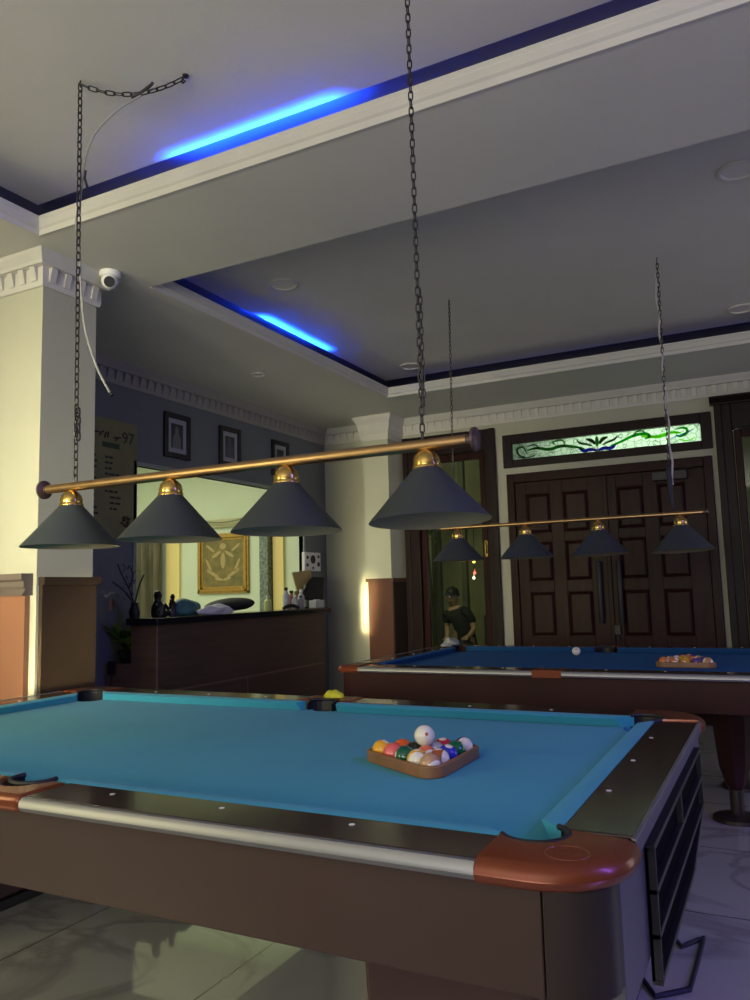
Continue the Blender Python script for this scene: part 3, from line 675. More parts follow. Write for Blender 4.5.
# ------------------------------------------------------------------ pool tables
def rounded_corner_cap(b, sx, sy, hx, hy, z0, z1, eu=.25, ev=.21, R=.15):
    """corner cap polygon, u/v measured inward from the outer corner"""
    P = [(eu, 0)]; NRM = [(0, 1)]
    for i in range(9):
        a = -PI/2-PI/2*i/8; P.append((R+R*math.cos(a), R+R*math.sin(a))); NRM.append((-math.cos(a), -math.sin(a)))
    P.append((0, ev)); NRM.append((1, 0)); P.append((.132, ev+.018))
    c = .178; r = .062
    a0 = math.radians(125); a1 = math.radians(325)
    for i in range(13):
        a = a0+(a1-a0)*i/12; P.append((c+r*math.cos(a), c+r*math.sin(a)))
    P.append((eu, .145))
    NRM += [(0, 0)]*(len(P)-len(NRM))
    
    lev = [(z0, .011), (z0+.006, .004), (z0+.016, 0), (z0+.026, .003), (z0+.034, .011), (z1, .024)]
    rings = []
    for z, k in lev:
        rings.append([b.verts.new((sx*(hx-u-k*n[0]), sy*(hy-v-k*n[1]), z)) for (u, v), n in zip(P, NRM)])
    b.faces.new(rings[0]); b.faces.new(rings[-1])
    for r0, r1 in zip(rings, rings[1:]):
        for i in range(len(P)):
            j = (i+1) % len(P); b.faces.new((r0[i], r0[j], r1[j], r1[i]))
    return b
TS = 1.02
def pool_table(name, cx_, cy_, L, W, pox, label, fabric, apm, style):
    t = thing(name, (cx_, cy_, 0), label, 'pool table')
    t.location = (0, 0, 0)       # parts are laid out in table coordinates, the empty is moved at the end
    hx, hy = L/2, W/2; px = pox
    RZ0, RZ1 = .766, .80
    kw = dict(world=False); CE = .235 if style == 1 else .15; SE = .125 if style == 1 else .078
    # bed cloth with bites for the pockets
    ins = .112; c = .178; r = .058; P = []
    X, Y = hx-ins, hy-ins
    def arc(cx0, cy0, rr, a0, a1, n=10): return [(cx0+rr*math.cos(a0+(a1-a0)*i/n), cy0+rr*math.sin(a0+(a1-a0)*i/n)) for i in range(n+1)]
    d = hx-c; e = hy-c
    corners = [(d, -e, math.radians(190), math.radians(80)), (d, e, math.radians(280), math.radians(170)), (-d, e, math.radians(370), math.radians(260)), (-d, -e, math.radians(460), math.radians(350))]
    # sequence counter-clockwise from bottom side pocket
    P += arc(px, -Y-.01, .056, PI, 0)[0:11]
    P += arc(d, -e, r, math.radians(225), math.radians(45)+0)[0:11]
    P += arc(d, e, r, math.radians(315), math.radians(135))[0:11]
    P += arc(px, Y+.01, .056, 0, -PI)[0:11]
    P += arc(-d, e, r, math.radians(405), math.radians(225))[0:11]
    P += arc(-d, -e, r, math.radians(495), math.radians(315))[0:11]
    b = nb(); prism(b, P, .735, .765); obj('playing_bed', b, fabric, t, label='blue cloth playing surface', **kw)
    # wooden rails
    wi = .130
    def rail(x0, x1, y0, y1): b_ = nb(); box(b_, x0, x1, y0, y1, RZ0, RZ1); obj('rail', b_, railwood, t, bevel=.004, **kw)
    for s in (-1, 1):
        y0, y1 = (-hy, -hy+wi) if s < 0 else (hy-wi, hy)
        rail(-hx+CE-.016, px-SE, y0, y1); rail(px+SE, hx-CE+.016, y0, y1)
        x0, x1 = (-hx, -hx+wi) if s < 0 else (hx-wi, hx)
        rail(x0, x1, -hy+.21, hy-.21)
    # cushions
    def cushion(p0, p1, inn, e0, e1):
        b_ = nb(); p0 = Vector(p0); p1 = Vector(p1); d_ = (p1-p0).normalized(); inn = Vector(inn)
        prof_ = [(0, .766), (0, .7995), (.012, .8005), (.046, .7985), (.051, .795), (.028, .766)]
        A = []; B_ = []
        for u, z in prof_:
            q = p0+inn*u+d_*u*e0; w_ = p1+inn*u-d_*u*e1
            A.append(b_.verts.new((q.x, q.y, z))); B_.append(b_.verts.new((w_.x, w_.y, z)))
        b_.faces.new(A); b_.faces.new(list(reversed(B_)))
        for i in range(6):
            j = (i+1) % 6; b_.faces.new((A[i], B_[i], B_[j], A[j]))
        obj('cushion', b_, fabric, t, smooth=True, **kw)
    for s in (-1, 1):
        y = s*(hy-wi)
        cushion((-hx+.208, y), (px-.075, y), (0, -s), 1.1, .35); cushion((px+.075, y), (hx-.208, y), (0, -s), .35, 1.1)
        x = s*(hx-wi)
        cushion((x, -hy+.208), (x, hy-.208), (-s, 0), 1.1, 1.1)
    # caps, liners
    for sx in (-1, 1):
        for sy in (-1, 1):
            b = nb(); rounded_corner_cap(b, sx, sy, hx+.016, hy+.016, .764, .8035, CE, CE-.04 if style == 1 else CE, .15 if style == 1 else .05); cc = obj('corner_cap', b, copper, t, smooth=True, label='copper brown corner cap', **kw)
            b = nb(); pc = (sx*(hx-.166), sy*(hy-.166)); ang = math.atan2(sy, sx)
            pts = [(pc[0]+.060*math.cos(ang+a), pc[1]+.060*math.sin(ang+a)) for a in [math.radians(q) for q in range(-105, 106, 15)]]
            tube(b, [(x, y, .800) for x, y in pts], .006, 8)
            for i in range(len(pts)-1):
                x0, y0 = pts[i]; x1, y1 = pts[i+1]
                b.faces.new([b.verts.new(q) for q in ((x0, y0, .80), (x1, y1, .80), (x1, y1, .70), (x0, y0, .70))])
            obj('pocket_liner', b, black, t, **kw)
            b = nb(); lathe(b, [(.061, .74), (.058, .68), (.03, .64), (0, .635)], 16, (pc[0], pc[1], 0)); obj('pocket_cup', b, black, t, **kw)
            if apm:
                b = nb(); R = .085 if style == 1 else .03
                P = [(R+.03, .012)]+[(R+.012+R*math.cos(a), R+.012+R*math.sin(a)) for a in [-PI/2-PI/2*i/8 for i in range(9)]]+[(.012, R+.03), (.03, R+.03), (R, R), (R+.03, .03)]
                prism(b, [(sx*(hx-u), sy*(hy-v)) for u, v in P], .597 if style == 1 else .615, .763); obj('corner_post', b, mat('dark_corner_post', (.030, .020, .019), .4, spec=.3) if style == 1 else apm, t, bevel=.003, **kw)
    for sy in (-1, 1):
        b = nb(); P = [(px-SE, 0), (px+SE, 0), (px+SE, wi+.012), (px+.075, wi+.012)]
        P += [(px+.062*math.cos(a), wi-.005-.058*math.sin(a)) for a in [PI*i/12 for i in range(1, 12)]]
        P += [(px-.075, wi+.012), (px-SE, wi+.012)]
        prism(b, [(u, sy*(hy+.016-v)) for u, v in P], .764, .8035); obj('side_cap', b, copper, t, bevel=.013, label='copper brown side pocket cap', **kw)
        b = nb(); pts = [(px+.060*math.cos(a), sy*(hy-wi+.0+.054*math.sin(a))) for a in [math.radians(q) for q in range(-20, 201, 20)]]
        tube(b, [(x, y, .800) for x, y in pts], .006, 8)
        for i in range(len(pts)-1):
            x0, y0 = pts[i]; x1, y1 = pts[i+1]
            b.faces.new([b.verts.new(q) for q in ((x0, y0, .80), (x1, y1, .80), (x1, y1, .70), (x0, y0, .70))])
        obj('pocket_liner', b, black, t, **kw)
        b = nb(); lathe(b, [(.060, .74), (.056, .68), (.03, .64), (0, .635)], 16, (px, sy*(hy-wi+.01), 0)); obj('pocket_cup', b, black, t, **kw)
    # aluminium trims around the outer edge of the rails
    prof_ = [(0, .799), (.008, .798), (.015, .790), (.016, .778), (.010, .769), (0, .768)]
    def trim(p0, p1, out, mm=None, k=1):
        b_ = moulding('t', p0, p1, out, [(u*k, z) for u, z in prof_], mm or alu); obj('edge_trim', b_, mm or alu, t, smooth=True, label='silver metal edge strip', **kw)
    for s in (-1, 1):
        trim((-hx+CE-.016, s*hy), (px-SE, s*hy), (0, s)); trim((px+SE, s*hy), (hx-CE+.016, s*hy), (0, s)); trim((s*hx, -hy+.19), (s*hx, hy-.19), (s, 0), steelblue, .5)
        b = nb(); box(b, min(s*(hx-.002), s*(hx+.005)), max(s*(hx-.002), s*(hx+.005)), -hy+.19, hy-.19, .796, .8015); obj('edge_bead', b, alu, t, **kw)
    # diamonds
    for s in (-1, 1):
        for (a0, a1) in ((-hx+.19, px), (px, hx-.19)):
            for k in (1, 2, 3):
                x = a0+(a1-a0)*k/4; b = nb(); lathe(b, [(0, .8005), (.006, .8005), (.006, .8012), (0, .8012)], 12, (x, s*(hy-.085), 0)); obj('sight_dot', b, white, t, **kw)
        for k in (1, 2, 3):
            y = (-hy+.19)+(2*hy-.38)*k/4; b = nb(); lathe(b, [(0, .8005), (.006, .8005), (.006, .8012), (0, .8012)], 12, (s*(hx-.10), y, 0)); obj('sight_dot', b, white, t, **kw)
    # apron
    zb = .597 if style == 1 else .615
    for s in (-1, 1):
        b = nb(); EI = .117 if style == 1 else .062
        box(b, -hx+EI, hx-EI, min(s*(hy-.012), s*(hy-.04)), max(s*(hy-.012), s*(hy-.04)), zb, .765); obj('apron', b, apm, t, bevel=.003, **kw)
        b = nb(); box(b, min(s*(hx-.012), s*(hx-.04)), max(s*(hx-.012), s*(hx-.04)), -hy+EI, hy-EI, zb-(.06 if style == 1 else 0), .765); obj('apron', b, steelblue if style == 1 else apm, t, bevel=.003, **kw)
    b = nb(); box(b, -hx+.05, hx-.05, -hy+.05, hy-.05, zb+.02, zb+.06); obj('under_frame', b, black, t, **kw)
    if style == 1:
        # embossed oval badge ring on the near right corner cap
        b = nb(); pts = [(hx-.085+.036*math.cos(2*PI*i/28), -hy+.070+.036*math.sin(2*PI*i/28), .8030) for i in range(29)]; tube(b, pts, .0016, 6); 
        for q in ((-.02, 0), (0, .004), (.02, 0)): tube(b, [(hx-.085+q[0]-.006, -hy+.064+q[1], .8030), (hx-.085+q[0], -hy+.076+q[1], .8030), (hx-.085+q[0]+.006, -hy+.064+q[1], .8030)], .0012, 6)
        obj('cap_badge', b, copper, t, **kw)
        # ball return rack on the right hand end
        x0 = hx-.012; y0, y1 = -hy+.37, -hy+1.36
        b = nb()
        def bar(y_0, y_1, z_0, z_1): box(b, x0, x0+.020, y_0, y_1, z_0, z_1)
        zt, zr = .735, [.735, .655, .575, .495]
        for z in zr[:3]: bar(y0, y1, z-.006, z+.006)
        bar(y0, y1-.36, zr[3]-.006, zr[3]+.006)
        for y in (y0, y1-.012): bar(y, y+.012, zr[2] if y > y0+.1 else zr[3], zt)
        bar(y0+.46, y0+.475, zr[1], zr[0])
        prism(b, [(y1-.36, zr[3]-.006), (y1-.36, zr[3]+.006), (y1-.012, zr[2]+.006), (y1-.0, zr[2]-.006)], x0, x0+.020, lambda u, v, w_: (w_, u, v))
        br_ = obj('ball_return', b, mat('grey_rack_metal', (.035, .033, .04), .4, metal=.6), t, bevel=.002, label='grey grid ball return rack', **kw)
        b = nb(); prism(b, [(y0, zr[3]), (y1-.36, zr[3]), (y1, zr[2]), (y1, zt), (y0, zt)], x0-.0, x0+.006, lambda u, v, w_: (w_, u, v)); obj('return_tray', b, mat('matt_black', (.006, .006, .007), .9, spec=.05), br_, world=False)
        for sx in (-1, 1):
            xc = hx-.39 if sx > 0 else -hx+.13; q_ = 0 if sx > 0 else .06
            b = nb()
            lo = [(xc-.17+q_, -hy+.27), (xc+.17-q_, -hy+.27), (xc+.17-q_, hy-.27), (xc-.17+q_, hy-.27)]; hi = [(xc-.19+q_, -hy+.25), (xc+.19-q_, -hy+.25), (xc+.19-q_, hy-.25), (xc-.19+q_, hy-.25)]
            FL = FZ/TS; A = [b.verts.new((*p, FL+.04)) for p in lo]; B_ = [b.verts.new((*p, zb+.02)) for p in hi]
            b.faces.new(A); b.faces.new(B_)
            for k in range(4): b.faces.new((A[k], A[(k+1) % 4], B_[(k+1) % 4], B_[k]))
            lg = obj('leg', b, mat('red_black_pedestal', (.05, .02, .018), .4), t, bevel=.01, **kw)
            b = nb(); box(b, xc-.18+q_, xc+.18-q_, -hy+.26, hy-.26, FL, FL+.04); obj('foot', b, black, lg, world=False, bevel=.006)
    else:
        for sx in (-1, 1):
            for sy in (-1, 1):
                xc, yc = sx*(hx-.51), sy*(hy-.50)
                b = nb(); lathe(b, [(.085, zb+.02), (.095, zb-.03), (.090, .45), (.075, .28), (.052, .20), (.036, .17), (.0, .17)], 8, (xc, yc, 0)); lg = obj('leg', b, apm, t, bevel=.003, **kw)
                b = nb(); lathe(b, [(.036, .18), (.034, .03+FZ), (.06, .028+FZ), (.120, .018+FZ), (.125, FZ/TS), (0, FZ/TS)], 32, (xc, yc, 0)); obj('foot', b, mat('bronze_foot', (.06, .045, .04), .4, metal=.5), lg, world=False, smooth=True)
    t.location = (cx_, cy_, 0); t.scale = (1, 1, TS)
    return t
NT = pool_table('pool_table', -1.69, 2.095, 2.86, 1.65, 0, 'near pool table with bright blue cloth, dark wood rails and copper corner caps', cloth, apronm, 1)
FT = pool_table('pool_table', -1.07, 4.97, 2.60, 1.72, -.045, 'far pool table with a darker blue cloth in front of the double door', clothdim, apron_red, 2)

# ------------------------------------------------------------------ balls
def ballmat(name, col, stripe=False):
    m = bpy.data.materials.new('ball_'+name); m.use_nodes = True; nt = m.node_tree; b = nt.nodes['Principled BSDF']
    b.inputs['Roughness'].default_value = .12; b.inputs['Coat Weight'].default_value = .5
    tc = nt.nodes.new('ShaderNodeTexCoord'); sp_ = nt.nodes.new('ShaderNodeSeparateXYZ'); nt.links.new(tc.outputs['Object'], sp_.inputs[0])
    W_ = (.80, .76, .66, 1)
    base = None
    if stripe:
        ab = nt.nodes.new('ShaderNodeMath'); ab.operation = 'ABSOLUTE'; nt.links.new(sp_.outputs['Z'], ab.inputs[0])
        gt = nt.nodes.new('ShaderNodeMath'); gt.operation = 'GREATER_THAN'; gt.inputs[1].default_value = .0155; nt.links.new(ab.outputs[0], gt.inputs[0])
        mx = nt.nodes.new('ShaderNodeMixRGB'); mx.inputs[1].default_value = (*col, 1); mx.inputs[2].default_value = W_; nt.links.new(gt.outputs[0], mx.inputs[0]); base = mx
    ax = nt.nodes.new('ShaderNodeMath'); ax.operation = 'ABSOLUTE'; nt.links.new(sp_.outputs['X'], ax.inputs[0])
    g2 = nt.nodes.new('ShaderNodeMath'); g2.operation = 'GREATER_THAN'; g2.inputs[1].default_value = .0262 if name != 'cue' else .0280; nt.links.new(ax.outputs[0], g2.inputs[0])
    m2 = nt.nodes.new('ShaderNodeMixRGB'); nt.links.new(g2.outputs[0], m2.inputs[0]); m2.inputs[1].default_value = (*col, 1); m2.inputs[2].default_value = W_ if name != 'cue' else (.5, .08, .06, 1)
    if base: nt.links.new(base.outputs[0], m2.inputs[1])
    nt.links.new(m2.outputs[0], b.inputs['Base Color']); return m
BALLS = [ # colour name, rgb, stripe, projected target px
 ('yellow', (.85, .42, .02), 0, (380.8, 746)), ('pink', (.80, .13, .13), 0, (389.6, 749.2)), ('green', (.0, .10, .05), 0, (400, 752.6)), ('orange', (.80, .12, .02), 0, (400, 740.8)),
 ('black', (.01, .012, .012), 0, (410.7, 745.5)), ('yellow striped', (.80, .42, .03), 1, (414.4, 754.8)), ('amber', (.62, .24, .03), 0, (424.7, 747)), ('pink striped', (.75, .16, .08), 1, (426, 757)),
 ('tan striped', (.50, .28, .16), 1, (431.5, 760)), ('brown striped', (.36, .09, .03), 1, (439, 752.6)), ('blue', (.02, .03, .50), 0, (447.6, 750)), ('dark green', (.0, .14, .05), 0, (455.5, 745.5)),
 ('red', (.55, .015, .04), 0, (445.6, 740)), ('lilac', (.42, .40, .42), 0, (437.7, 741)), ('navy striped', (.02, .03, .20), 1, (465, 743))]
BR = .0286
ballmesh = bpy.data.meshes.new('ball'); b = nb(); bmesh.ops.create_uvsphere(b, u_segments=28, v_segments=18, radius=BR); b.to_mesh(ballmesh); b.free()
for p in ballmesh.polygons: p.use_smooth = True
def ball(loc, m, label, group, rot=None):
    me = ballmesh.copy(); me.materials.append(m); o = bpy.data.objects.new('billiard_ball', me); COL.objects.link(o); o.location = loc
    o.rotation_euler = rot or (random.uniform(0, 3), random.uniform(0, 3), random.uniform(0, 6)); tag(o, label, 'ball', group); return o
def project(P):
    d_ = Vector(P)-Vector((0, 0, CAMZ)); return 375+fpx*d_.dot(r2)/d_.dot(fw), 500-fpx*d_.dot(u2)/d_.dot(fw)
def triangle(center, ang, zc_):
    """15 positions, row k has k+1 balls, apex along ang"""
    s = 2*BR*1.01; h = s*math.sqrt(3)/2; P = []
    a = Vector((math.cos(ang), math.sin(ang))); n = Vector((-a.y, a.x))
    for k in range(5):
        for j in range(k+1):
            v = Vector(center)+a*(2.667*h-k*h)+n*((j-k/2)*s); P.append((v.x, v.y, zc_))
    return P
def rack(center, ang, label):
    b = nb(); s = 2*BR*1.01; rin = s*4/math.sqrt(3)/1+.0; 
    def ring(off, rr):
        a = []
        R = 4*s/math.sqrt(3)    # centres triangle circumradius
        for k in range(3):
            t0 = ang+k*2*PI/3; c0 = (center[0]+R*math.cos(t0), center[1]+R*math.sin(t0))
            for i in range(7):
                q = t0-PI/3+2*PI/3*i/6; a.append((c0[0]+rr*math.cos(q), c0[1]+rr*math.sin(q)))
        return a
    O, I = ring(0, BR*1.01+.0145), ring(0, BR*1.01+.0015); n = len(O)
    z0, z1 = BZ, BZ+.031
    vo0 = [b.verts.new((*p, z0)) for p in O]; vo1 = [b.verts.new((*p, z1)) for p in O]; vi0 = [b.verts.new((*p, z0)) for p in I]; vi1 = [b.verts.new((*p, z1)) for p in I]
    for i in range(n):
        j = (i+1) % n
        for q in ((vo0[i], vo0[j], vo1[j], vo1[i]), (vi0[j], vi0[i], vi1[i], vi1[j]), (vo1[i], vo1[j], vi1[j], vi1[i]), (vo0[j], vo0[i], vi0[i], vi0[j])): b.faces.new(q)
    return tag(obj('ball_rack', b, rackwood, bevel=.003), label, 'rack')
tri_c = (-.902, 2.03); tri_a = math.radians(-61); BZ = .765*TS+.0006
rack(tri_c, tri_a, 'brown wooden triangle rack holding balls on the near blue table')
P = triangle(tri_c, tri_a, BZ+BR)
left = list(range(15)); pairs = []
proj15 = [project(p) for p in P]
assign = {}
cand = 0 and sorted(((proj15[i][0]-BALLS[j][3][0])**2+2*(proj15[i][1]-BALLS[j][3][1])**2, i, j) for i in range(15) for j in range(15))
mx15 = [sum(q[k] for q in proj15)/15 for k in (0, 1)]; mb15 = [sum(q[3][k] for q in BALLS)/15 for k in (0, 1)]
def cost(i, j): return (proj15[i][0]-mx15[0]-BALLS[j][3][0]+mb15[0])**2+6*(proj15[i][1]-mx15[1]-BALLS[j][3][1]+mb15[1])**2
perm = list(range(15))
for _ in range(40):
    for i in range(15):
        for j in range(i):
            if cost(i, perm[j])+cost(j, perm[i]) < cost(i, perm[i])+cost(j, perm[j])-1e-6: perm[i], perm[j] = perm[j], perm[i]
for i in range(15):
    nm, col, st, _ = BALLS[perm[i]]
    ball(P[i], ballmat(nm, col, bool(st)), nm+' billiard ball in the wooden triangle on the near table', 'balls racked on the near table')
print('BALLPX', [(round(a), round(c)) for a, c in proj15])
# the white ball rests on top of three racked balls
best = None
for i in range(15):
    for j in range(i+1, 15):
        for k in range(j+1, 15):
            pi_, pj, pk = Vector(P[i]), Vector(P[j]), Vector(P[k])
            if max((pi_-pj).length, (pj-pk).length, (pi_-pk).length) < 2.1*BR:
                g = (pi_+pj+pk)/3; top = g+Vector((0, 0, 2*BR*math.sqrt(2/3)*1.0)); q = project(top); dd = (q[0]-423.4)**2+(q[1]-737)**2
                if best is None or dd < best[0]: best = (dd, top, q)
print('CUE', best)
ball(best[1]+Vector((0, 0, .0008)), ballmat('cue', (.80, .77, .68)), 'white cue ball sitting on top of the racked balls on the near table', 'white cue balls', (.4, .3, 2.2))

# far table set
tri2 = (-.50, 4.84); a2 = math.radians(90)
rack(tri2, a2, 'dark brown triangle rack holding balls on the far table')
cols2 = [('orange', (.70, .20, .03), 0), ('tan striped far', (.55, .18, .06), 1), ('yellow far', (.65, .33, .03), 0), ('purple', (.10, .04, .20), 0), ('cream striped', (.50, .25, .10), 1)]
names2 = ['apex', 'second row left', 'second row right', 'third row left', 'third row middle', 'third row right', 'fourth row left', 'fourth row second', 'fourth row third', 'fourth row right', 'front row leftmost', 'front row second from left', 'front row middle', 'front row second from right', 'front row rightmost']
P2 = triangle(tri2, a2, BZ+BR)
for i, p in enumerate(P2):
    k = (i-10) % 5 if i >= 10 else (i*2+1) % 5
    row = next(q for q in range(5) if i < (q+1)*(q+2)//2); nin = i-row*(row+1)//2
    # rows run away from the camera towards the apex; n points towards -x here
    pos = ['only ball'] if row == 0 else None
    idx = row-nin
    ordn = ['leftmost', 'second from left', 'third from left', 'fourth from left', 'rightmost']
    side = 'single' if row == 0 else ('rightmost' if nin == 0 else ('leftmost' if nin == row else ordn[row-nin]))
    rown = ['apex', 'second', 'third', 'fourth', 'front'][row]
    if row == 0: lab = 'single ball at the back apex of the triangle on the far table'
    else: lab = '%s ball in the %s, triangle on the far table' % (side, 'front row' if rown == 'front' else rown+' row from the back')
    nm, col, st = cols2[(row-nin) % 5] if row == 4 else cols2[k]
    mt = MATS.get('b2'+nm) or ballmat(nm+' b', col, bool(st)); MATS['b2'+nm] = mt
    ball(p, mt, lab, 'balls racked on the far table')
ball((-1.26, 5.42, BZ+BR), ballmat('cue', (.80, .77, .68)), 'white cue ball alone on the far table by the back rail', 'white cue balls')

# small things on and near the tables
lump('crumpled_cloth', (-2.27, 5.66, .820), .05, .09, .035, mat('grey_rag', (.30, .31, .29), .8), 11, .5)
tag(bpy.data.objects['crumpled_cloth.001'], 'grey crumpled rag on the far left corner of the far table', 'cloth')
b = nb(); bmesh.ops.create_icosphere(b, subdivisions=3, radius=1)
for v in b.verts:
    q = v.co.copy(); v.co = Vector((-1.69+.048*q.x, 2.885+.026*q.y, .8200+max(0, q.z)*.030*(1+.12*math.sin(q.x*9))))
tag(obj('chalk_cloth', b, mat('yellow_sponge', (.62, .60, .03), .7, noise=.3, nscale=40), smooth=True), 'yellow sponge on the far side pocket of the near table', 'sponge')

b = nb()
pts = [(-0.467, 3.109, FZ+.008), (-0.388, 2.962, FZ+.008), (-0.326, 3.063, FZ+.008), (-0.330, 2.854, FZ+.008), (-0.335, 2.673, FZ+.008), (-0.423, 2.588, FZ+.008), (-0.482, 2.696, FZ+.008), (-0.551, 2.755, FZ+.008)]
dense = []
for i in range(len(pts)-1):
    for k in range(5): dense.append(Vector(pts[i]).lerp(Vector(pts[i+1]), k/5))
dense.append(Vector(pts[-1])); tube(b, dense, .008, 6)
tag(obj('floor_cable', b, mat('navy_black_cable', (.01, .01, .03), .5)), 'thin black cable lying zigzag on the floor beside the near table', 'cable')

# ------------------------------------------------------------------ lamps
def chain_mesh(b, P0, P1, step=.030, r=.0028, wid=.0085, sag=0):
    P0, P1 = Vector(P0), Vector(P1); L = (P1-P0).length; n = max(2, int(L/step)); pts = []
    for i in range(n+1):
        t = i/n; pts.append(P0.lerp(P1, t)+Vector((0, 0, -sag*4*t*(1-t))))
    for i in range(n):
        a, c = pts[i], pts[i+1]; d_ = (c-a).normalized(); m_ = (a+c)/2
        ref = Vector((0, 1, 0)) if abs(d_.y) < .9 else Vector((0, 0, 1))
        s = d_.cross(ref).normalized(); s2 = d_.cross(s).normalized(); s = s if i % 2 else s2
        hl = (c-a).length/2+r*1.1; pp = []
        for k in range(12):
            q = 2*PI*k/12; pp.append(m_+d_*((hl-wid)*(1 if math.cos(q) >= 0 else -1)*(1 if abs(math.cos(q)) > .01 else 0)+wid*math.cos(q))+s*wid*math.sin(q))
        rings = []
        for k in range(12):
            p = pp[k]; tdir = (pp[(k+1) % 12]-pp[k-1]).normalized(); nn = s.cross(d_).normalized(); bb = tdir.cross(nn)
            rings.append([b.verts.new(p+r*(nn*math.cos(2*PI*j/5)+bb*math.sin(2*PI*j/5))) for j in range(5)])
        for k in range(12):
            R0, R1 = rings[k], rings[(k+1) % 12]
            for j in range(5): b.faces.new((R0[j], R0[(j+1) % 5], R1[(j+1) % 5], R1[j]))
    return b
def pool_lamp(loc, label, xs, bar, chains, far=False):
    t = thing('pool_table_lamp', loc, label, 'lamp')
    x0, y0, z0 = loc
    b = nb(); br = .013 if far else .0175
    b = nb(); lathe(b, [(0, bar[0]), (br, bar[0]), (br, bar[1]), (0, bar[1])], 20, (0, y0, z0), axis='x'); obj('bar', b, oldbrass, t, smooth=True, label='brass tube')
    for x, s in ((bar[0], -1), (bar[1], 1)):
        b = nb()
        rr = .036 if not far else .020
        pr0 = [(.0, .0), (.016, .0), (.016, .014), (rr*.7, .016), (rr, .020), (rr, .028), (rr*.8, .032), (0, .034)]
        lathe(b, [(r_, s*h) for r_, h in pr0], 32, (x, y0, z0), axis='x')
        for k in range(16):
            a = 2*PI*k/16; tube(b, [(x+s*.030, y0+.014*math.cos(a), z0+.014*math.sin(a)), (x+s*.032, y0+rr*.9*math.cos(a), z0+rr*.9*math.sin(a))], .0018, 5)
        obj('end_disc', b, mat('bronze_disc', (.10, .065, .06), .4, metal=.6), t, smooth=True)
    tilt = ((0, 0), (.01, 0), (.02, .01), (.042, .04)) if not far else ((0, 0), (.01, .01), (.02, .02), (.03, .03))
    for i, x in enumerate(xs):
        piv = Vector((x, y0, z0-.03)); rm = Matrix.Translation(piv) @ Matrix.Rotation(-tilt[i][0], 4, 'X') @ Matrix.Rotation(-tilt[i][1], 4, 'Y') @ Matrix.Translation(-piv)
        def tl(b_): bmesh.ops.transform(b_, matrix=rm, verts=b_.verts[:]); return b_
        b = nb(); zt = z0-.070; zb_ = z0-.227
        prof_ = [(.040, zt), (.176, zb_+.004), (.178, zb_), (.174, zb_+.001), (.172, zb_+.006), (.038, zt-.003)]
        lathe(b, prof_[:3], 48, (x, y0, 0))
        sh = obj('lamp_shade', tl(b), shade, t, smooth=True, label='dark slate cone shade')
        b = nb(); lathe(b, [(.178, zb_), (.173, zb_+.003), (.037, zt-.004), (.0, zt-.004)], 48, (x, y0, 0)); obj('shade_lining', tl(b), shadein, sh, smooth=True)
        b = nb(); lathe(b, [(.0, zt-.012), (.022, zt-.012), (.022, zt-.05), (.018, zt-.052), (0, zt-.052)], 16, (x, y0, 0)); obj('bulb_socket', tl(b), white, sh, smooth=True)
        b = nb(); lathe(b, [(.0435, zt-.003), (.0435, zt+.004), (.0405, zt+.008), (.041, zt+.020), (.036, zt+.036), (.024, zt+.049), (.012, zt+.055), (.010, zt+.064), (0, zt+.064)], 28, (x, y0, 0)); obj('shade_cap', b, brass, sh, smooth=True, label='polished brass cap')
    return t
LX = (-2.355, -1.868, -1.385, -.893)
nl = pool_lamp((-1.62, 2.09, 1.68), 'long brass bar lamp with four dark cone shades above the near table', LX, (-2.48, -.765), None)
b = nb(); chain_mesh(b, (-.903, 2.09, 1.692), (-.903, 2.09, 3.298), .026, .0024, .0068); chain_mesh(b, (-.897, 2.094, 1.80), (-.897, 2.094, 2.16), .024, .0022, .006); obj('chain', b, chainm, nl)
b = nb(); chain_mesh(b, (-2.335, 2.09, 1.692), (-2.312, 2.06, 3.285), .030)
chain_mesh(b, (-2.312, 2.06, 3.285), (-1.938, 2.232, 3.285), .032, sag=.055)
chain_mesh(b, (-2.336, 2.098, 1.86), (-2.331, 2.092, 1.98), .030, .0035, .011)
obj('chain', b, chainm, nl)
b = nb(); tube(b, [(-2.312, 2.06, 3.30), (-2.312, 2.06, 3.275), (-2.307, 2.06, 3.268), (-2.300, 2.06, 3.275)], .003, 6)
tag(obj('ceiling_hook', b, chainm), 'small wire hook in the ceiling straight above the left end of the near lamp', 'hook')
b = nb(); lathe(b, [(0, 3.2995), (.013, 3.2995), (.012, 3.293), (0, 3.292)], 16, (-1.93, 2.238, 0)); tube(b, [(-1.938, 2.235, 3.294), (-1.945, 2.232, 3.272), (-1.935, 2.228, 3.262), (-1.925, 2.232, 3.272)], .004, 6)
tag(obj('ceiling_hook', b, chainm), 'ceiling hook holding the slack end of the chain near the blue lit cove', 'hook')
b = nb(); tube(b, smooth_path([(-2.03, 2.19, 3.26), (-2.09, 2.165, 3.225), (-2.17, 2.12, 3.165), (-2.265, 2.10, 3.09), (-2.305, 2.09, 3.0), (-2.318, 2.085, 2.9), (-2.330, 2.083, 2.80), (-2.345, 2.08, 2.72), (-2.325, 2.08, 2.62), (-2.312, 2.08, 2.45), (-2.285, 2.08, 2.28), (-2.22, 2.08, 2.12), (-2.15, 2.08, 2.01)], 6), .0045, 8)
cb = tag(obj('power_cable', b, cablem, smooth=True), 'grey power cable hanging loose along the left chain of the near lamp', 'cable')
def child_piece(b, nm, m, par): return obj(nm, b, m, par)
b = nb(); tube(b, [(-2.13, 2.15, 3.222), (-2.09, 2.165, 3.235), (-2.05, 2.18, 3.268), (-2.045, 2.18, 3.275)], [.006, .008, .006, .005], 8); child_piece(b, 'tape_wrap', black, cb)
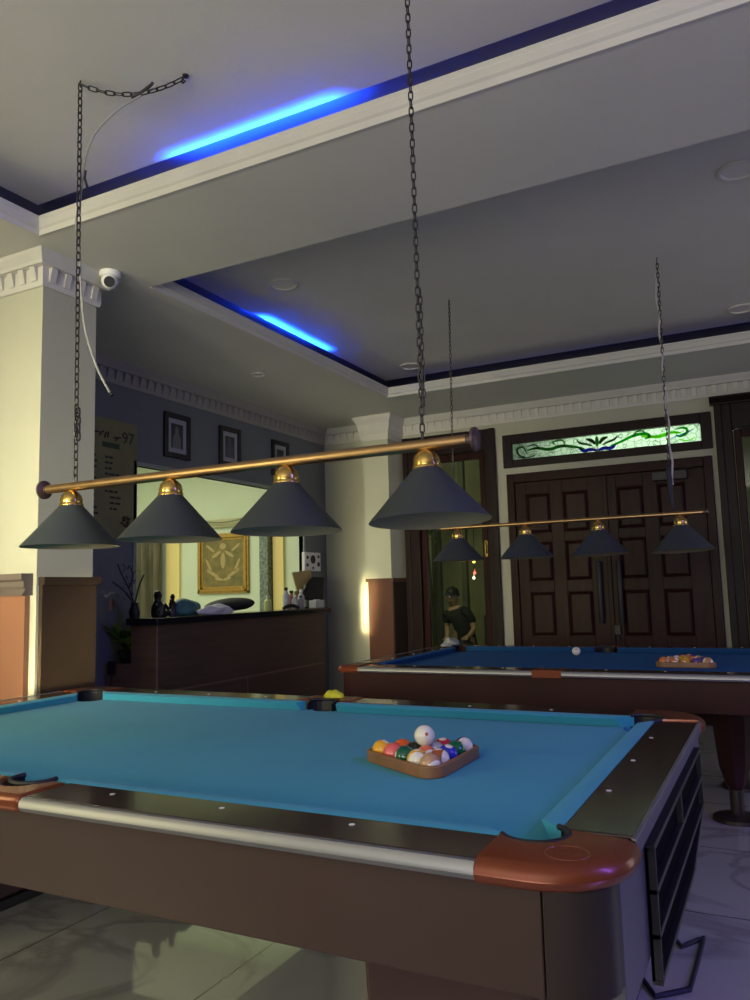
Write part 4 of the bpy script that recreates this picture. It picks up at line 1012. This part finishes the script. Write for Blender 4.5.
b = nb(); tube(b, [(-2.300, 2.083, 2.93), (-2.305, 2.083, 2.90), (-2.290, 2.083, 2.86)], .005, 6); child_piece(b, 'tape_wrap', black, cb)
b = nb(); tube(b, [(-2.152, 2.08, 2.013), (-2.143, 2.08, 2.003)], .006, 6); child_piece(b, 'cable_end', black, cb)

LF = (-1.94, -1.462, -.99, -.50)
fl = pool_lamp((-1.22, 5.04, 1.67), 'brass bar lamp with four dark cone shades above the far table', LF, (-2.06, -.37), None, True)
b = nb(); chain_mesh(b, (-1.962, 5.04, 1.682), (-1.935, 5.04, 3.298), .030, .0025, .006); obj('chain', b, chainm, fl)
b = nb(); chain_mesh(b, (-.545, 5.04, 1.80), (-.528, 5.04, 3.255), .030, .003, .007)
tube(b, [(-.528, 5.04, 3.25), (-.531, 5.045, 3.27), (-.525, 5.04, 3.299)], .003, 6)
obj('chain', b, chainm, fl)
b = nb(); tube(b, [(-.545+.006*math.sin(i*.9)+.0005*i, 5.04+.008*math.cos(i*.9), 3.20-i*.033) for i in range(42)], .0062, 6)
fc = obj('cord', b, mat('pale_cord', (.40, .38, .35), .6), fl, smooth=True, label='grey cord wound around the chain')
b = nb(); tube(b, [(-.543, 5.04, 1.99), (-.545, 5.035, 1.94), (-.545, 5.03, 1.80), (-.535, 5.03, 1.70)], [.010, .018, .014, .008], 8); child_piece(b, 'tape_wrap', black, fl)
b = nb(); tube(b, [(-.545, 5.04, 1.80), (-.548, 5.04, 1.685)], .004, 6); child_piece(b, 'hanger_hook', chainm, fl)

# ------------------------------------------------------------------ ceiling fittings
def downlight(x, y, z, label, r=.10):
    t = thing('ceiling_downlight', (x, y, z), label, 'downlight', 'round ceiling downlights')
    b = nb(); lathe(b, [(r, z), (r, z-.010), (r*.86, z-.013), (r*.80, z-.004), (r*.80, z)], 36, (x, y, 0)); obj('bezel', b, mat('bezel_paint', (.55, .53, .49), .5), t, smooth=True)
    b = nb(); lathe(b, [(0, z-.003), (r*.8, z-.003)], 36, (x, y, 0)); obj('lens', b, mat('frosted_lens', (.62, .61, .56), .45), t)
downlight(-.02, 4.14, H2, 'round unlit downlight in the recessed ceiling near the right edge, the largest looking one')
downlight(-2.78, 4.19, H2, 'round unlit downlight in the recessed ceiling above the blue lit cove')
downlight(-.09, 6.36, H2, 'round unlit downlight in the recessed ceiling close above the right hand door')
downlight(-2.86, 6.40, H2, 'round unlit downlight in the far left corner of the recessed ceiling')
downlight(-3.675, 5.15, H1, 'round flush downlight in the lower ceiling band above the wall pictures', .06)
for i, (x, y, z, lab) in enumerate([(0, 0, 0, '')][:0]): pass
sc_ = thing('security_camera', (-3.165, 3.05, H1), 'white dome security camera under the ceiling beam by the column', 'camera')
b = nb(); lathe(b, [(0, H1-.001), (.058, H1-.001), (.058, H1-.018), (.050, H1-.030), (0, H1-.030)], 28, (-3.165, 3.05, 0)); obj('mounting_base', b, white, sc_, smooth=True)
b = nb(); bmesh.ops.create_uvsphere(b, u_segments=24, v_segments=16, radius=.044); bmesh.ops.translate(b, vec=(-3.165, 3.045, H1-.052), verts=b.verts[:]); obj('camera_body', b, white, sc_, smooth=True)
dv = Vector((.62, -.62, -.42)).normalized(); c0 = Vector((-3.165, 3.045, H1-.052))
b = nb(); tube(b, [c0+dv*.030, c0+dv*.0465], .029, 20); obj('lens', b, black, sc_)
# led strips lying in the coves
LED = emit('blue_led', (.01, .14, 1.0), 6)
for k, (a, lab) in enumerate((((-2.38, -1.48, 2.735, 2.745, LIP+.001, LIP+.007), 'blue led strip hidden in the cove behind the near ceiling moulding'), ((-3.395, -3.385, 4.62, 5.58, LIP+.001, LIP+.007), 'blue led strip hidden in the cove at the left of the far ceiling recess'))):
    tag(obj('led_strip', box(nb(), *a), LED), lab, 'led strip')

# ------------------------------------------------------------------ alley: seated person, chair, shrub, small lights
pcx, pcy = -3.90, 9.8
def skin_obj(name, V, E, m, parent, sub=2):
    me = bpy.data.meshes.new(name); o0 = origin_of(parent)
    me.from_pydata([tuple(Vector(v[0])-o0) for v in V], E, []); o = bpy.data.objects.new(name, me); COL.objects.link(o); o.parent = parent
    o.modifiers.new('skin', 'SKIN'); s = o.modifiers.new('sub', 'SUBSURF'); s.levels = s.render_levels = sub
    for i, v in enumerate(V):
        sv = me.skin_vertices[0].data[i]; rr = v[1] if isinstance(v[1], tuple) else (v[1], v[1]); sv.radius = rr; sv.use_root = (i == 0)
    me.materials.append(m); o.modifiers['skin'].use_smooth_shade = True
    return o
ps = thing('person', (-3.78, 9.9, 0), 'person in a black t-shirt with short dark hair sitting and leaning behind the glazed door', 'person')
skinm = mat('skin', (.42, .24, .16), .55)
X, Y = -3.76, 9.9
V = [((X, Y, .50), (.15, .12)), ((X-.02, Y, .68), (.14, .10)), ((X-.07, Y, .86), (.15, .10)), ((X-.12, Y, .96), (.09, .08)), ((X-.14, Y-.01, 1.02), (.05, .05)), ((X-.15, Y-.02, 1.08), (.070, .075)), ((X-.155, Y-.03, 1.16), (.078, .09)), ((X-.155, Y-.03, 1.22), (.055, .06))]
E = [(i, i+1) for i in range(7)]
def limb(a, pts):
    for p in pts: V.append(p); E.append((a, len(V)-1)); a = len(V)-1
    return a
for s in (-1, 1):
    h = limb(3, [((X-.10+s*.15, Y, .92), .050), ((X-.05+s*.19, Y-.02, .72), .038), ((X-.02+s*.15, Y-.20, .63), .032), ((X-.02+s*.13, Y-.27, .61), (.038, .02))])
    for k in range(4): limb(h, [((X-.02+s*.13+(k-1.5)*.022, Y-.32, .60), .009), ((X-.02+s*.13+(k-1.5)*.024, Y-.352, .588), .008)])
    limb(h, [((X-.02+s*.09, Y-.29, .61), .010), ((X-.02+s*.08, Y-.32, .605), .008)])
    limb(0, [((X+s*.10, Y-.10, .48), .085), ((X+s*.13, Y-.42, .50), .062), ((X+s*.13, Y-.44, .28), .048), ((X+s*.13, Y-.42, .08), .036), ((X+s*.13, Y-.52, .04), .036)])
skin_obj('body', V, E, skinm, ps)
V = [((X+.02, Y, .52), (.17, .14)), ((X, Y, .68), (.165, .13)), ((X-.06, Y, .86), (.175, .13)), ((X-.12, Y, .98), (.09, .09))]; E = [(0, 1), (1, 2), (2, 3)]
limb(0, [((X+.03, Y, .43), (.17, .14))])
for s in (-1, 1): limb(3, [((X-.10+s*.15, Y, .92), .075), ((X-.06+s*.18, Y, .77), .062)])
skin_obj('t_shirt', V, E, mat('black_t_shirt', (.008, .009, .009), .8), ps)
V = [((X, Y, .50), (.155, .125)), ((X, Y-.04, .49), (.12, .10))]; E = [(0, 1)]
for s in (-1, 1): limb(1, [((X+s*.10, Y-.12, .48), .095), ((X+s*.13, Y-.42, .50), .072), ((X+s*.13, Y-.44, .28), .058), ((X+s*.13, Y-.42, .12), .050)])
skin_obj('trousers', V, E, mat('dark_trousers', (.02, .02, .025), .8), ps)
b = nb(); bmesh.ops.create_icosphere(b, subdivisions=4, radius=1)
for v in list(b.verts):
    q = v.co.copy()
    if q.z < -.25 and q.y < .2 or q.z < -.62: b.verts.remove(v)
rg = random.Random(4)
for v in b.verts:
    q = v.co; s = 1+.05*math.sin(q.x*11+q.z*7)+.04*math.sin(q.y*13); v.co = Vector((X-.155+.092*q.x*s, Y-.015+.104*q.y*s, 1.175+.105*q.z*s))
hr = obj('hair', b, mat('black_hair', (.008, .007, .006), .6), ps, smooth=True); hr.modifiers.new('s', 'SOLIDIFY').thickness = .008
b = nb()
FY = Y-.03-.088
for s in (-1, 1):
    bmesh.ops.create_uvsphere(b, u_segments=8, v_segments=6, radius=.009, matrix=Matrix.Translation((X-.155+s*.028, FY+.008, 1.15)))
obj('eyes', b, black, ps)
b = nb(); tube(b, [(X-.155, FY+.006, 1.155), (X-.155, FY-.014, 1.125), (X-.155, FY+.004, 1.115)], [.006, .012, .006], 8); tube(b, [(X-.18, FY+.012, 1.09), (X-.155, FY+.004, 1.087), (X-.13, FY+.012, 1.09)], .006, 6); obj('nose_and_mouth', b, skinm, ps)
b = nb()
for s in (-1, 1): tube(b, [(X-.155+s*.078, Y-.02, 1.15), (X-.155+s*.090, Y-.015, 1.13), (X-.155+s*.080, Y-.02, 1.105)], .012, 8)
obj('ears', b, skinm, ps)
ch = thing('garden_chair', (-3.60, 9.95, 0), 'dark green garden chair behind the glazed door, under the seated person', 'chair')
cm = mat('dark_green_chair', (.03, .045, .03), .5)
b = nb(); box(b, X-.22, X+.30, Y-.22, Y+.22, .37, .40); obj('seat', b, cm, ch, bevel=.01)
for sx in (-.19, .27):
    for sy in (-.19, .19): b = nb(); tube(b, [(X+sx, Y+sy, 0), (X+sx, Y+sy, .375)], .018, 8); obj('leg', b, cm, ch)
b = nb()
box(b, X+.19, X+.22, Y+.23, Y+.26, .40, .88); box(b, X+.42, X+.45, Y+.23, Y+.26, .40, .88); box(b, X+.19, X+.45, Y+.23, Y+.26, .82, .88)
for k in range(3): box(b, X+.25+k*.055, X+.275+k*.055, Y+.235, Y+.255, .42, .82)
box(b, X-.10, X+.45, Y+.20, Y+.27, .37, .42)
obj('backrest', b, cm, ch, bevel=.008)
def shrub(x, y, z0, h, r, n, label, seed):
    t = thing('garden_shrub', (x, y, 0), label, 'shrub'); rg_ = random.Random(seed)
    b = nb()
    for k in range(5):
        a = k*1.3; tube(b, [(x, y, 0), (x+.05*math.cos(a), y+.05*math.sin(a), h*.5), (x+r*.6*math.cos(a), y+r*.6*math.sin(a), h*.9)], [.02, .014, .005], 6)
    obj('stems', b, mat('shrub_stem', (.04, .04, .02), .8), t)
    b = nb()
    for i in range(n):
        a = rg_.uniform(0, 6.28); rr = r*math.sqrt(rg_.random()); z = z0+(h-z0)*rg_.random(); p = Vector((x+rr*math.cos(a), y+rr*math.sin(a), z))
        leaf(b, p, p+Vector((rg_.uniform(-.1, .1), rg_.uniform(-.1, .1), rg_.uniform(-.05, .09))), rg_.uniform(.03, .05), .01, 3)
    o = obj('foliage', b, leafd, t); o['kind'] = 'stuff'
shrub(-3.42, 10.75, .5, 2.5, .30, 420, 'dark green tall shrub behind the glazed door, right of the seated person', 1)
shrub(-4.45, 10.5, 1.9, 2.8, .22, 90, 'sparse leafy climber behind the glazed door, above the seated person', 2)
for (x, z, c, lab) in ((-3.94, 1.63, (1.0, .8, .15), 'tiny yellow lamp glowing in the shrub behind the glazed door'), (-3.935, 1.467, (1.0, .15, .10), 'tiny red lamp glowing below the yellow one behind the glazed door'), (-3.95, 1.395, (.9, .85, .7), 'tiny white lamp glowing lowest of the small lamps behind the glazed door')):
    b = nb(); lathe(b, [(0, -.022), (.018, -.014), (.022, 0), (.018, .014), (.006, .026), (0, .028)], 12, (x, 10.85, z))
    tube(b, [(x, 10.85, z+.027), (x, 10.86, z+.060)], .003, 5)
    tag(obj('fairy_light', b, emit('bulb_%d' % int(z*100), c, 3), smooth=True), lab, 'light', 'small lamps in the alley')
b = nb(); tube(b, smooth_path([(-3.94, 10.89, 2.41), (-3.935, 10.87, 2.0), (-3.94, 10.86, 1.68), (-3.95, 10.86, 1.40)], 6), .005, 6)
tag(obj('light_cord', b, black), 'thin dark cord carrying the tiny lamps behind the glazed door', 'cord')
